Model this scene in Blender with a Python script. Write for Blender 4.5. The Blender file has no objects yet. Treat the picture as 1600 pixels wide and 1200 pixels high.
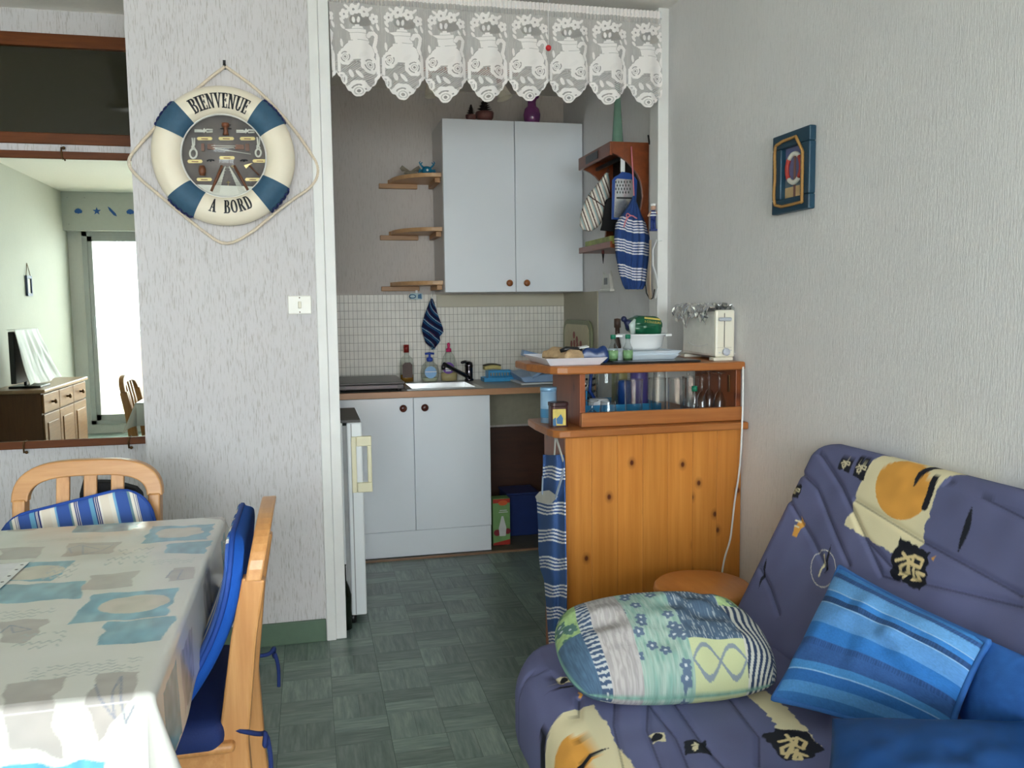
import bpy, bmesh, math, random
import numpy as np
from mathutils import Vector, Matrix
random.seed(7); rng = np.random.default_rng(7)
SC = bpy.context.scene; COL = SC.collection
# ---------------------------------------------------------------- camera
F_PX, H = 1336.7, 1.30
_p, _y, _r = math.radians(5.18), math.radians(13.27), math.radians(-.65)
_fw = np.array([math.sin(_y)*math.cos(_p), math.cos(_y)*math.cos(_p), -math.sin(_p)])
_rt = np.array([math.cos(_y), -math.sin(_y), 0.]); _up = np.cross(_rt, _fw)
_c, _s = math.cos(_r), math.sin(_r)
RT, UP = _c*_rt+_s*_up, -_s*_rt+_c*_up
CAMP = np.array([0, 0, H])
cam = bpy.data.cameras.new('camera'); camo = bpy.data.objects.new('camera', cam); COL.objects.link(camo)
cam.sensor_width = 36; cam.lens = 36*F_PX/1600; cam.clip_start = .02
camo.matrix_world = Matrix(((RT[0], UP[0], -_fw[0], 0), (RT[1], UP[1], -_fw[1], 0), (RT[2], UP[2], -_fw[2], H), (0, 0, 0, 1)))
SC.camera = camo
# a photo pixel is a direction; the distance comes from the plane the thing touches
def ray(x, y): return RT*((x-800)/F_PX) - UP*((y-600)/F_PX) + _fw
def onZ(x, y, z): d = ray(x, y); return CAMP+d*((z-H)/d[2])
def onY(x, y, Y): d = ray(x, y); return CAMP+d*(Y/d[1])
def onX(x, y, X): d = ray(x, y); return CAMP+d*(X/d[0])
def onP(x, y, o, n):
    d = ray(x, y); o = np.array(o, float); n = np.array(n, float); return CAMP+d*(np.dot(o-CAMP, n)/np.dot(d, n))
# ---------------------------------------------------------------- world, daylight, exposure
W = bpy.data.worlds.new('sky'); SC.world = W; W.use_nodes = True
bg = W.node_tree.nodes['Background']; bg.inputs[0].default_value = (.89, .945, 1.0, 1); bg.inputs[1].default_value = 15.0
SC.cycles.transparent_max_bounces = 32; SC.cycles.max_bounces = 14; SC.cycles.diffuse_bounces = 8
SC.view_settings.view_transform = 'Standard'; SC.view_settings.look = 'None'
SC.view_settings.exposure = 0.68; SC.view_settings.gamma = 1; SC.view_settings.use_curve_mapping = False
def portal(name, x0, x1, z0, z1, y):
    l = bpy.data.lights.new(name, 'AREA'); l.shape = 'RECTANGLE'; l.size = x1-x0; l.size_y = z1-z0; l.cycles.is_portal = True
    o = bpy.data.objects.new(name, l); COL.objects.link(o); o.location = ((x0+x1)/2, y, (z0+z1)/2); o.rotation_euler = (math.radians(90), 0, 0)
    return o
XL, XR, YR, ZC = -2.42, 1.49, -2.01, 2.52          # left wall, right wall, rear window wall, ceiling
portal('daylight_portal', -2.2, 1.25, .12, 2.12, YR-.09)
# ---------------------------------------------------------------- helpers
def lin(c):
    c = np.asarray(c, float)/255.; return np.where(c <= .04045, c/12.92, ((c+.055)/1.055)**2.4)
def L4(c): a = lin(c); return (float(a[0]), float(a[1]), float(a[2]), 1)
class MB:
    def __init__(s): s.V = []; s.F = []; s.S = []; s.C = []; s.n = 0; s.hasc = False
    @property
    def v(s): return np.concatenate(s.V)
    @v.setter
    def v(s, a): s.V = [np.array(a, float)]
    def add(s, v, f, smooth=False, col=None):
        v = np.array([tuple(p) for p in v], float) if not isinstance(v, np.ndarray) else v.astype(float)
        s.V.append(v)
        if isinstance(f, np.ndarray): s.F.append(f+s.n)
        else: s.F.append([tuple(int(i)+s.n for i in q) for q in f])
        s.S.append((len(f), smooth)); s.n += len(v)
        c = np.ones((len(v), 4), np.float32)
        if col is not None:
            s.hasc = True; col = np.asarray(col, float); c[:, :col.shape[-1]] = col
        s.C.append(c); return s
    def box(s, x0, x1, y0, y1, z0, z1, col=None):
        v = [(x0,y0,z0),(x1,y0,z0),(x1,y1,z0),(x0,y1,z0),(x0,y0,z1),(x1,y0,z1),(x1,y1,z1),(x0,y1,z1)]
        return s.add(v, [(0,3,2,1),(4,5,6,7),(0,1,5,4),(1,2,6,5),(2,3,7,6),(3,0,4,7)], False, col)
    def obox(s, c, ax, ay, az, col=None):
        c, ax, ay, az = (np.array(t, float) for t in (c, ax, ay, az))
        v = [c+i*ax+j*ay+k*az for k in (-1, 1) for i, j in ((-1,-1),(1,-1),(1,1),(-1,1))]
        return s.add(v, [(0,3,2,1),(4,5,6,7),(0,1,5,4),(1,2,6,5),(2,3,7,6),(3,0,4,7)], False, col)
    def prism(s, poly, a0, a1, axis='z', col=None, smooth=False):
        n = len(poly)
        m = {'z': lambda p, a: (p[0], p[1], a), 'y': lambda p, a: (p[0], a, p[1]), 'x': lambda p, a: (a, p[0], p[1])}[axis]
        v = [m(p, a0) for p in poly]+[m(p, a1) for p in poly]
        f = [tuple(range(n))[::-1], tuple(range(n, 2*n))]+[(i, (i+1) % n, n+(i+1) % n, n+i) for i in range(n)]
        return s.add(v, f, smooth, col)
    def lathe(s, prof, c=(0, 0, 0), seg=24, col=None, axis='z', smooth=True, sx=1, sy=1, caps=True):
        v = []; f = []; n = len(prof); c = np.array(c, float)
        for i in range(seg):
            a = 2*math.pi*i/seg
            for r, z in prof:
                p = (r*math.cos(a)*sx, r*math.sin(a)*sy, z)
                if axis == 'y': p = (p[0], p[2], p[1])
                if axis == 'x': p = (p[2], p[0], p[1])
                v.append(c+np.array(p))
        for i in range(seg):
            j = (i+1) % seg
            f += [(i*n+k, j*n+k, j*n+k+1, i*n+k+1) for k in range(n-1)]
        if caps and not (n == 2 and prof[0][1] == prof[1][1]): f += [tuple(i*n for i in range(seg))[::-1], tuple(i*n+n-1 for i in range(seg))]
        return s.add(v, f, smooth, col)
    def tube(s, path, r, seg=8, col=None, closed=False, smooth=True):
        P = [np.array(p, float) for p in path]; n = len(P); v = []; f = []
        rr = r if hasattr(r, '__len__') else [r]*n; prev = None
        for i in range(n):
            t = (P[(i+1) % n]-P[i-1]) if closed else P[min(i+1, n-1)]-P[max(i-1, 0)]
            t = t/(np.linalg.norm(t)+1e-12)
            if prev is None:
                u = np.cross(t, (0, 0, 1.) if abs(t[2]) < .9 else (1., 0, 0))
            else: u = prev-t*np.dot(prev, t)
            u = u/(np.linalg.norm(u)+1e-12); prev = u; w = np.cross(t, u)
            v += [P[i]+rr[i]*(math.cos(2*math.pi*k/seg)*u+math.sin(2*math.pi*k/seg)*w) for k in range(seg)]
        m = n if closed else n-1
        for i in range(m):
            a, b = i*seg, ((i+1) % n)*seg
            f += [(a+k, a+(k+1) % seg, b+(k+1) % seg, b+k) for k in range(seg)]
        if not closed: f += [tuple(range(seg))[::-1], tuple(range((n-1)*seg, n*seg))]
        return s.add(v, f, smooth, col)
    def bar(s, path, w, d, wdir, col=None):           # rectangular section swept along a path; w along wdir
        P = [np.array(p, float) for p in path]; n = len(P); v = []; f = []; wd = np.array(wdir, float)
        ww = w if hasattr(w, '__len__') else [w]*n
        for i in range(n):
            t = P[min(i+1, n-1)]-P[max(i-1, 0)]; t /= np.linalg.norm(t)
            a = wd-t*np.dot(wd, t); a /= np.linalg.norm(a); b = np.cross(t, a)
            v += [P[i]+a*ww[i]/2*i1+b*d/2*i2 for i1, i2 in ((-1,-1),(1,-1),(1,1),(-1,1))]
        for i in range(n-1):
            a, b = 4*i, 4*i+4; f += [(a+k, a+(k+1) % 4, b+(k+1) % 4, b+k) for k in range(4)]
        f += [(3, 2, 1, 0), tuple(range(4*n-4, 4*n))]
        return s.add(v, f, False, col)
    def grid(s, A, col=None, smooth=True, mask=None):   # A: (n,m,3)
        n, m = A.shape[:2]; I = np.arange(n*m).reshape(n, m)
        f = np.stack([I[:-1, :-1], I[1:, :-1], I[1:, 1:], I[:-1, 1:]], -1)
        f = f[mask] if mask is not None else f.reshape(-1, 4)
        return s.add(np.ascontiguousarray(A.reshape(-1, 3)), f, smooth, None if col is None else col.reshape(-1, col.shape[-1]))
    def ball(s, c, r, seg=12, col=None, sx=1, sy=1, sz=1):
        k = max(4, seg//2)
        pr = [(r*math.sin(math.pi*i/k)+1e-5, -r*math.cos(math.pi*i/k)*sz) for i in range(k+1)]
        return s.lathe(pr, c, seg, col, sx=sx, sy=sy)
    def rbox(s, hx, hy, hz, r, n=(2, 2, 2), colf=None, warp=None, sub=4):
        # rounded block, finely subdivided; colf(x,y,z)->rgb, warp(V)->V
        def ticks(h, k):
            inner = np.linspace(-h+r, h-r, k+1); e = r*(1-np.cos(np.linspace(0, math.pi/2, sub+1)))[:-1]
            return np.concatenate([-h+e, inner, (h-e)[::-1]])
        tx, ty, tz = ticks(hx, n[0]), ticks(hy, n[1]), ticks(hz, n[2])
        hh = np.array([hx, hy, hz])
        for ax in range(3):
            for sg in (-1, 1):
                a, b = [(ty, tz), (tz, tx), (tx, ty)][ax]
                Aa, Bb = np.meshgrid(a, b, indexing='ij'); G = np.zeros(Aa.shape+(3,))
                G[..., ax] = sg*hh[ax]; G[..., (ax+1) % 3] = Aa; G[..., (ax+2) % 3] = Bb
                inn = np.clip(G, -hh+r, hh-r); d = G-inn; ln = np.linalg.norm(d, axis=-1, keepdims=True)
                Pp = inn+d/np.maximum(ln, 1e-9)*r
                if sg < 0: Pp = Pp[::-1]
                col = None
                if colf is not None: col = colf(Pp[..., 0], Pp[..., 1], Pp[..., 2])
                Q = Pp if warp is None else warp(Pp)
                s.grid(Q, col)
        return s
    def mesh(s, name, off=(0, 0, 0)):
        me = bpy.data.meshes.new(name); V = s.v-np.array(off, float)
        lv, lt = [], []
        for f in s.F:
            if isinstance(f, np.ndarray): lv.append(f.ravel()); lt.append(np.full(len(f), f.shape[1]))
            else: lv.append(np.array([i for q in f for i in q], int)); lt.append(np.array([len(q) for q in f], int))
        lv, lt = np.concatenate(lv), np.concatenate(lt); ls = np.concatenate([[0], np.cumsum(lt)[:-1]])
        me.vertices.add(len(V)); me.vertices.foreach_set('co', V.astype(np.float32).ravel())
        me.loops.add(len(lv)); me.loops.foreach_set('vertex_index', lv.astype(np.int32))
        me.polygons.add(len(lt)); me.polygons.foreach_set('loop_start', ls.astype(np.int32)); me.polygons.foreach_set('loop_total', lt.astype(np.int32))
        me.polygons.foreach_set('use_smooth', np.concatenate([np.full(k, b) for k, b in s.S]))
        me.update(calc_edges=True)
        if s.hasc:
            at = me.color_attributes.new('Col', 'FLOAT_COLOR', 'POINT'); at.data.foreach_set('color', np.concatenate(s.C).astype(np.float32).ravel())
        me.validate(); return me
def merge_close(me, d=1e-4):
    b = bmesh.new(); b.from_mesh(me); bmesh.ops.remove_doubles(b, verts=b.verts, dist=d); b.to_mesh(me); b.free()
def finish(o, bevel=0, merge=False):
    if merge: merge_close(o.data)
    if bevel:
        m = o.modifiers.new('bevel', 'BEVEL'); m.width = bevel; m.segments = 2; m.limit_method = 'ANGLE'; m.angle_limit = math.radians(40)
    return o
def thing(name, label, cat, loc=(0, 0, 0), rz=0, group=None):
    o = bpy.data.objects.new(name, None); o.empty_display_size = .05; COL.objects.link(o)
    o.location = tuple(map(float, loc)); o.rotation_euler = (0, 0, rz); o['label'] = label; o['category'] = cat
    if group: o['group'] = group
    return o
def part(name, mb, m, parent, bevel=0, label=None, world=True, merge=False, stuff=False):
    # world=True: the shape was given in room coordinates, the parent chain is unrotated
    off = (0, 0, 0)
    if world:
        p = parent; off = np.zeros(3)
        while p is not None: off = off+np.array(p.location); p = p.parent
    o = bpy.data.objects.new(name, mb.mesh(name, off)); COL.objects.link(o); o.parent = parent
    if m: o.data.materials.append(m)
    if label: o['label'] = label
    if stuff: o['kind'] = 'stuff'
    return finish(o, bevel, merge)
def solo(name, mb, m, label=None, cat=None, group=None, kind=None, bevel=0, merge=False):
    V = np.array(mb.v); lo, hi = V.min(0), V.max(0); c = np.array([(lo[0]+hi[0])/2, (lo[1]+hi[1])/2, lo[2]])
    o = bpy.data.objects.new(name, mb.mesh(name, c)); COL.objects.link(o); o.location = tuple(c)
    if m: o.data.materials.append(m)
    if label: o['label'] = label; o['category'] = cat
    if group: o['group'] = group
    if kind: o['kind'] = kind
    return finish(o, bevel, merge)
def struct(name, mb, m, bevel=0): return solo(name, mb, m, kind='structure', bevel=bevel)
def copy_tree(o, parent=None):
    c = o.copy(); COL.objects.link(c); c.parent = parent
    for ch in list(o.children): copy_tree(ch, c)
    return c
# ---------------------------------------------------------------- 2-D painting for printed cloth (numpy masks)
def m_poly(U, V, P):
    ins = np.zeros(U.shape, bool); n = len(P)
    for i in range(n):
        x0, y0 = P[i]; x1, y1 = P[(i+1) % n]
        if y0 == y1: continue
        c = ((y0 > V) != (y1 > V)) & (U < (x1-x0)*(V-y0)/(y1-y0)+x0); ins ^= c
    return ins
def d_line(U, V, P):
    D = np.full(U.shape, 1e9)
    for (x0, y0), (x1, y1) in zip(P[:-1], P[1:]):
        dx, dy = x1-x0, y1-y0; L = dx*dx+dy*dy+1e-12
        t = np.clip(((U-x0)*dx+(V-y0)*dy)/L, 0, 1); D = np.minimum(D, np.hypot(U-x0-t*dx, V-y0-t*dy))
    return D
def m_ell(U, V, c, rx, ry, a=0):
    x, y = U-c[0], V-c[1]; ca, sa = math.cos(a), math.sin(a)
    return ((x*ca+y*sa)/rx)**2+((-x*sa+y*ca)/ry)**2 < 1
def vnoise(U, V, sc, seed=0):
    r = np.random.default_rng(seed); T = r.random((64, 64)); x, y = U/sc, V/sc
    xi, yi = np.floor(x).astype(int), np.floor(y).astype(int); fx, fy = x-xi, y-yi; fx = fx*fx*(3-2*fx); fy = fy*fy*(3-2*fy)
    g = lambda a, b: T[a % 64, b % 64]
    return (g(xi, yi)*(1-fx)+g(xi+1, yi)*fx)*(1-fy)+(g(xi, yi+1)*(1-fx)+g(xi+1, yi+1)*fx)*fy
def paint(C, m, c): C[m] = np.append(lin(c), 1)[:C.shape[-1]]
# ---------------------------------------------------------------- materials
MATS = {}
class NT:
    def __init__(s, name):
        s.m = bpy.data.materials.new(name); s.m.use_nodes = True; s.t = s.m.node_tree; s.b = s.t.nodes['Principled BSDF']; MATS[name] = s.m
    def n(s, typ, **k):
        o = s.t.nodes.new(typ)
        for a, b in k.items(): setattr(o, a, b)
        return o
    def l(s, a, b): s.t.links.new(a, b)
    def coord(s, scale=(1, 1, 1), kind='Object'):
        tc = s.n('ShaderNodeTexCoord'); mp = s.n('ShaderNodeMapping'); mp.inputs['Scale'].default_value = scale
        s.l(tc.outputs[kind], mp.inputs[0]); return mp.outputs[0]
    def noise(s, vec, scale=5, detail=3, rough=.5):
        n = s.n('ShaderNodeTexNoise'); n.inputs['Scale'].default_value = scale; n.inputs['Detail'].default_value = detail; n.inputs['Roughness'].default_value = rough
        s.l(vec, n.inputs['Vector']); return n.outputs['Fac']
    def ramp(s, fac, stops):
        r = s.n('ShaderNodeValToRGB'); e = r.color_ramp.elements
        while len(e) < len(stops): e.new(.5)
        for i, (p, c) in enumerate(stops): e[i].position = p; e[i].color = c if len(c) == 4 else L4(c)
        s.l(fac, r.inputs[0]); return r.outputs[0]
    def mix(s, fac, a, b, blend='MIX'):
        x = s.n('ShaderNodeMix', data_type='RGBA', blend_type=blend)
        for i, v in ((0, fac), (6, a), (7, b)):
            if hasattr(v, 'is_linked'): s.l(v, x.inputs[i])
            else: x.inputs[i].default_value = v
        return x.outputs[2]
    def bump(s, h, strength=.3, dist=.002):
        b = s.n('ShaderNodeBump'); b.inputs['Strength'].default_value = strength; b.inputs['Distance'].default_value = dist
        s.l(h, b.inputs['Height']); s.l(b.outputs[0], s.b.inputs['Normal'])
    def base(s, c): s.l(c, s.b.inputs['Base Color'])
    def set(s, rough=.5, metal=0, spec=.5, **k):
        s.b.inputs['Roughness'].default_value = rough; s.b.inputs['Metallic'].default_value = metal; s.b.inputs['Specular IOR Level'].default_value = spec
        for a, v in k.items(): s.b.inputs[a.replace('_', ' ')].default_value = v
        return s
def plain(name, c, rough=.5, metal=0, spec=.5, vary=.06, bump=0, sc=30, **k):
    m = NT(name); m.set(rough, metal, spec, **k); v = m.coord()
    n = m.noise(v, sc, 3); a = lin(c)
    m.base(m.ramp(n, [(.3, tuple(a*(1-vary))+(1,)), (.7, tuple(np.minimum(1, a*(1+vary)))+(1,))]))
    if bump: m.bump(n, bump, .002)
    return m.m
def wood(name, c1, c2, grain=(6, 60, 60), rough=.4, knots=None, c3=None, spec=.5, var=.15):
    m = NT(name); m.set(rough, 0, spec); tc = m.n('ShaderNodeTexCoord'); oi = m.n('ShaderNodeObjectInfo')
    mul = m.n('ShaderNodeMath', operation='MULTIPLY'); mul.inputs[1].default_value = 37.; m.l(oi.outputs['Random'], mul.inputs[0])
    cmb = m.n('ShaderNodeCombineXYZ')
    for i in range(3): m.l(mul.outputs[0], cmb.inputs[i])
    ad = m.n('ShaderNodeVectorMath', operation='ADD'); m.l(tc.outputs['Object'], ad.inputs[0]); m.l(cmb.outputs[0], ad.inputs[1])
    mp = m.n('ShaderNodeMapping'); mp.inputs['Scale'].default_value = grain; m.l(ad.outputs[0], mp.inputs[0])
    n1 = m.noise(mp.outputs[0], 1., 4, .6); n2 = m.noise(mp.outputs[0], .22, 2)
    base = m.ramp(n1, [(.32, c1), (.52, tuple((np.array(c1)+np.array(c2))/2)), (.72, c2)])
    col = m.mix(n2, base, L4(c3 or c1)); m.t.nodes[-1]
    big = m.mix(.75, base, col)
    if knots:
        sp = m.n('ShaderNodeSeparateXYZ'); m.l(ad.outputs[0], sp.inputs[0]); cb = m.n('ShaderNodeCombineXYZ'); m.l(sp.outputs[knots[0]], cb.inputs[0]); m.l(sp.outputs[knots[1]], cb.inputs[1])
        mp2 = m.n('ShaderNodeMapping'); mp2.inputs['Scale'].default_value = (knots[2], knots[3], 1); m.l(cb.outputs[0], mp2.inputs[0])
        vo = m.n('ShaderNodeTexVoronoi', voronoi_dimensions='2D'); vo.inputs['Scale'].default_value = 1.; m.l(mp2.outputs[0], vo.inputs['Vector'])
        k = m.ramp(vo.outputs['Distance'], [(.03, (1, 1, 1, 1)), (.06, (.4, .4, .4, 1)), (.13, (0, 0, 0, 1))]); big = m.mix(k, big, L4((92, 40, 16)))
    hs = m.n('ShaderNodeHueSaturation'); mr = m.n('ShaderNodeMapRange'); mr.inputs['To Min'].default_value = 1-var; mr.inputs['To Max'].default_value = 1+var
    m.l(oi.outputs['Random'], mr.inputs[0]); m.l(mr.outputs[0], hs.inputs['Value']); m.l(big, hs.inputs['Color']); m.base(hs.outputs[0]); m.bump(n1, .12, .001)
    return m.m
def vcol(name, rough=.8, bump=.25, bsc=400, spec=.3, cloud=0, weave=None, **k):
    m = NT(name); m.set(rough, 0, spec, **k); a = m.n('ShaderNodeVertexColor', layer_name='Col'); c = a.outputs[0]
    v = m.coord(weave or (1, 1, 1))
    if cloud:
        n = m.noise(v, 6, 4, .6); c = m.mix(1., c, m.ramp(n, [(.3, (1-cloud,)*3+(1,)), (.7, (1+cloud,)*3+(1,))]), 'MULTIPLY')
    m.base(c)
    if bump: m.bump(m.noise(v, bsc, 2), bump, .0015)
    return m.m
def glass(name, tint=(1, 1, 1), k=.6, rough=.02):
    # thin clear sheet: mostly see-through, reflecting more at grazing angles
    m = NT(name); t = m.t; tr = m.n('ShaderNodeBsdfTransparent'); tr.inputs[0].default_value = tuple(tint)+(1,)
    gl = m.n('ShaderNodeBsdfGlossy'); gl.inputs['Roughness'].default_value = rough
    lw = m.n('ShaderNodeLayerWeight'); lw.inputs[0].default_value = .5; pw = m.n('ShaderNodeMath', operation='POWER'); pw.inputs[1].default_value = 2.
    mth = m.n('ShaderNodeMath', operation='MULTIPLY_ADD'); mth.inputs[1].default_value = k; mth.inputs[2].default_value = .07*k
    mx = m.n('ShaderNodeMixShader'); m.l(lw.outputs['Facing'], pw.inputs[0]); m.l(pw.outputs[0], mth.inputs[0])
    m.l(mth.outputs[0], mx.inputs[0]); m.l(tr.outputs[0], mx.inputs[1]); m.l(gl.outputs[0], mx.inputs[2])
    m.l(mx.outputs[0], t.nodes['Material Output'].inputs[0]); return m.m
def wallpaper(name, base, streak, amt=.5, sx=60, sz=9, strength=.4):
    # embossed paper with short vertical flecks
    m = NT(name); m.set(.75, 0, .3); v = m.coord((sx, sx, sz)); n = m.noise(v, 1, 3, .55); v2 = m.coord((sx*2.6, sx*2.6, sz*2.2)); n2 = m.noise(v2, 1, 3)
    v3 = m.coord((1.4, 1.4, 1.4)); n3 = m.noise(v3, 1, 3)
    s1 = m.ramp(n, [(.55, (0, 0, 0, 1)), (.67, (amt, amt, amt, 1))]); b = m.ramp(n3, [(.3, tuple(np.array(base)*.965)), (.7, base)])
    c = m.mix(s1, b, L4(streak)); m.base(c)
    ad = m.n('ShaderNodeMath', operation='ADD'); m.l(n, ad.inputs[0]); m.l(n2, ad.inputs[1]); m.bump(ad.outputs[0], strength, .004)
    return m.m
# ================================================================ materials
M_WALLP = wallpaper('fleck_wallpaper', (213, 210, 212), (142, 134, 124), .55, 330, 24, .3)
M_WALLR = wallpaper('embossed_wallpaper', (232, 231, 232), (210, 208, 208), .45, 300, 24, .5)
M_WALLL = wallpaper('grey_green_wallpaper', (190, 191, 180), (172, 172, 162), .4, 330, 26, .3)
M_WALLK = wallpaper('kitchen_wallpaper', (204, 198, 193), (170, 162, 154), .5, 330, 24, .3)
M_CEIL = plain('ceiling_plaster', (236, 232, 226), .9, vary=.02, bump=.1, sc=60)
M_WHITE = plain('white_paint', (228, 230, 230), .4, vary=.015, sc=8)
M_CASING = plain('casing_paint', (226, 226, 224), .45, vary=.03, sc=14, bump=.05)
M_LAM = plain('white_laminate', (230, 235, 241), .16, spec=.5, vary=.012, sc=3)
M_GREEN = plain('green_paint', (86, 110, 90), .5, vary=.05)
M_CREAM = plain('cream_paint', (196, 190, 172), .7, vary=.03, sc=6)
M_TILE = plain('mosaic_tile', (220, 216, 206), .35, vary=.05, sc=18, bump=.15)
M_GROUT = plain('grout', (150, 145, 135), .9)
M_ALU = plain('aluminium_frame', (176, 178, 180), .45, .3, vary=.03)
M_BROWN = wood('dark_brown_board', (84, 48, 30), (62, 34, 22), (5, 40, 40), .5)
M_TRIMW = wood('varnished_trim_wood', (108, 56, 16), (76, 36, 8), (6, 70, 70), .45, spec=.25, var=.05)
M_BLACK = plain('black_plastic', (22, 22, 24), .4)
M_CHROME = plain('chrome', (205, 206, 208), .12, 1.)
M_STEEL = plain('brushed_steel', (190, 190, 190), .28, 1.)
M_BRASS = plain('old_brass', (104, 74, 44), .4, .8)
M_MIRROR = plain('mirror_silver', (224, 230, 220), .0, 1., vary=.002)
M_GLASSP = glass('window_glass', (.97, .99, .98), .5)
M_GLASS = glass('drinking_glass', (.90, .92, .92), .9, .08)
M_UNDER = plain('under_counter_lino', (92, 86, 72), .6)
def floor_mat():
    m = NT('green_vinyl'); m.set(.32, 0, .45); tc = m.n('ShaderNodeTexCoord'); oi = m.n('ShaderNodeObjectInfo')
    mul = m.n('ShaderNodeMath', operation='MULTIPLY'); mul.inputs[1].default_value = 23.; m.l(oi.outputs['Random'], mul.inputs[0])
    cm = m.n('ShaderNodeCombineXYZ'); m.l(mul.outputs[0], cm.inputs[0]); m.l(mul.outputs[0], cm.inputs[2])
    ad = m.n('ShaderNodeVectorMath', operation='ADD'); m.l(tc.outputs['Object'], ad.inputs[0]); m.l(cm.outputs[0], ad.inputs[1])
    mp = m.n('ShaderNodeMapping'); mp.inputs['Scale'].default_value = (9, 75, 10); m.l(ad.outputs[0], mp.inputs[0])
    n = m.noise(mp.outputs[0], 1, 4, .6)
    c = m.ramp(n, [(.3, (94, 112, 105)), (.5, (114, 131, 123)), (.72, (138, 151, 142))])
    hs = m.n('ShaderNodeHueSaturation'); mr = m.n('ShaderNodeMapRange'); mr.inputs['To Min'].default_value = .74; mr.inputs['To Max'].default_value = 1.16
    m.l(oi.outputs['Random'], mr.inputs[0]); m.l(mr.outputs[0], hs.inputs['Value']); m.l(c, hs.inputs['Color']); m.base(hs.outputs[0]); m.bump(n, .1, .0006)
    return m.m
M_FLOOR = floor_mat()
M_SEAM = plain('vinyl_seam', (60, 78, 72), .6)
# ================================================================ room shell
YM, YP, YB = 3.93, 3.35, 4.93       # mirror wall, partition (ring) wall, kitchen back wall
floor = struct('floor', MB().box(XL-.07, XR+.07, YR-.07, YB+.07, -.08, -.0015), M_SEAM)
struct('ceiling', MB().box(XL-.07, XR+.07, YR-.07, YB+.07, ZC, ZC+.08), M_CEIL)
struct('wall_right', MB().box(XR, XR+.07, YR, YB, 0, ZC), M_WALLR)
struct('wall_left', MB().box(XL-.07, XL, YR, YM, 0, ZC), M_WALLL)
wb = struct('wall_back', MB().box(.1, XR, YB, YB+.07, 0, ZC), M_WALLK)
zt0, zt1 = float(onY(0, 205, YM)[2])-.002, float(onY(0, 50, YM)[2])   # transom window, from the photo's frame lines
wt0, wt1 = 1.985, 2.425
mw = MB().box(XL, -.54, YM, YM+.07, 0, wt0).box(XL, -.54, YM, YM+.07, wt1, ZC).box(XL, -1.75, YM, YM+.07, wt0, wt1).box(-.655, -.54, YM, YM+.07, wt0, wt1)
struct('wall_mirror_side', mw, M_WALLP)
pw = MB().box(-.6, .03, YP, YP+.06, 0, ZC).box(-.6, -.54, YP+.06, YM, 0, ZC)
struct('wall_partition', pw, M_WALLP)
struct('wall_kitchen_left', MB().box(.04, .10, YP+.62, YB, 0, ZC), M_WALLK)
struct('wall_over_fridge', MB().box(.04, .10, YP+.06, YP+.62, .875, ZC), M_WALLK)
struct('wall_niche_back', MB().box(-.54, .04, YP+.62, YP+.68, 0, ZC), M_WALLK)
# rear wall with the wide balcony glazing that lights the room
OX0, OX1, OZ0, OZ1 = -2.28, 1.28, .10, 2.13
struct('wall_rear', MB().box(XL, OX0, YR-.07, YR, 0, ZC).box(OX1, XR, YR-.07, YR, 0, ZC).box(OX0, OX1, YR-.07, YR, 0, OZ0).box(OX0, OX1, YR-.07, YR, OZ1, ZC), M_WALLR)
wz = struct('window_2', MB().box(OX0, OX0+.05, YR-.08, YR+.03, OZ0, OZ1).box(OX1-.05, OX1, YR-.08, YR+.03, OZ0, OZ1).box(OX0, OX1, YR-.08, YR+.03, OZ0, OZ0+.04).box(OX0, OX1, YR-.08, YR+.03, OZ1-.05, OZ1), M_ALU)
npan = 4; pwid = (OX1-OX0-.1)/npan
for i in range(npan):
    x0 = OX0+.05+i*pwid; x1 = x0+pwid; yy = YR-.03 if i % 2 else YR
    part('sash', MB().box(x0, x0+.045, yy-.02, yy+.02, OZ0+.04, OZ1-.05).box(x1-.045, x1, yy-.02, yy+.02, OZ0+.04, OZ1-.05).box(x0, x1, yy-.02, yy+.02, OZ0+.04, OZ0+.10).box(x0, x1, yy-.02, yy+.02, OZ1-.10, OZ1-.05), M_ALU, wz)
    part('pane', MB().box(x0+.045, x1-.045, yy-.003, yy+.003, OZ0+.10, OZ1-.10), M_GLASSP, wz)
part('window_latch', MB().box(OX0+.06, OX0+.085, YR+.02, YR+.035, .95, 1.25), M_ALU, wz)
sb = struct('trim_1', MB().box(XL, XR, YR, YR+.16, OZ1, ZC), plain('shutter_box_grey', (190, 193, 190), .5, vary=.02))
M_DECAL = plain('blue_decal', (36, 92, 168), .5)
def star(cx, cz, r, k=5, q=.42, a0=90):
    return [(cx+(r if i % 2 == 0 else r*q)*math.cos(math.radians(a0+i*180/k)), cz+(r if i % 2 == 0 else r*q)*math.sin(math.radians(a0+i*180/k))) for i in range(2*k)]
zc = 2.325
for i, cx in enumerate((-2.265, -2.09, -1.94, -1.77, -1.60)):
    if i % 4 == 0 or i == 3: pl = [(cx+0.036*math.cos(t)*(1-.25*math.sin(t)), zc+0.026*math.sin(t)+.004*math.sin(9*t)) for t in np.linspace(0, 2*math.pi, 24)[:-1]]
    elif i == 1: pl = star(cx, zc, .042)
    else: pl = [(cx-.045, zc+.05), (cx-.02, zc+.035), (cx+.03, zc-.02), (cx+.04, zc-.05), (cx+.01, zc-.04), (cx-.03, zc+.01)]
    part('shell_sticker', MB().prism(pl, YR+.16, YR+.161, 'y'), M_DECAL, sb)
for x, z in ((-2.36, 2.46), (-2.36, 2.19), (-2.2, 2.46), (-1.55, 2.18)): part('screw', MB().lathe([(.006, 0), (.006, .003)], (x, YR+.16, z), 8, axis='y'), M_ALU, sb)
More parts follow.
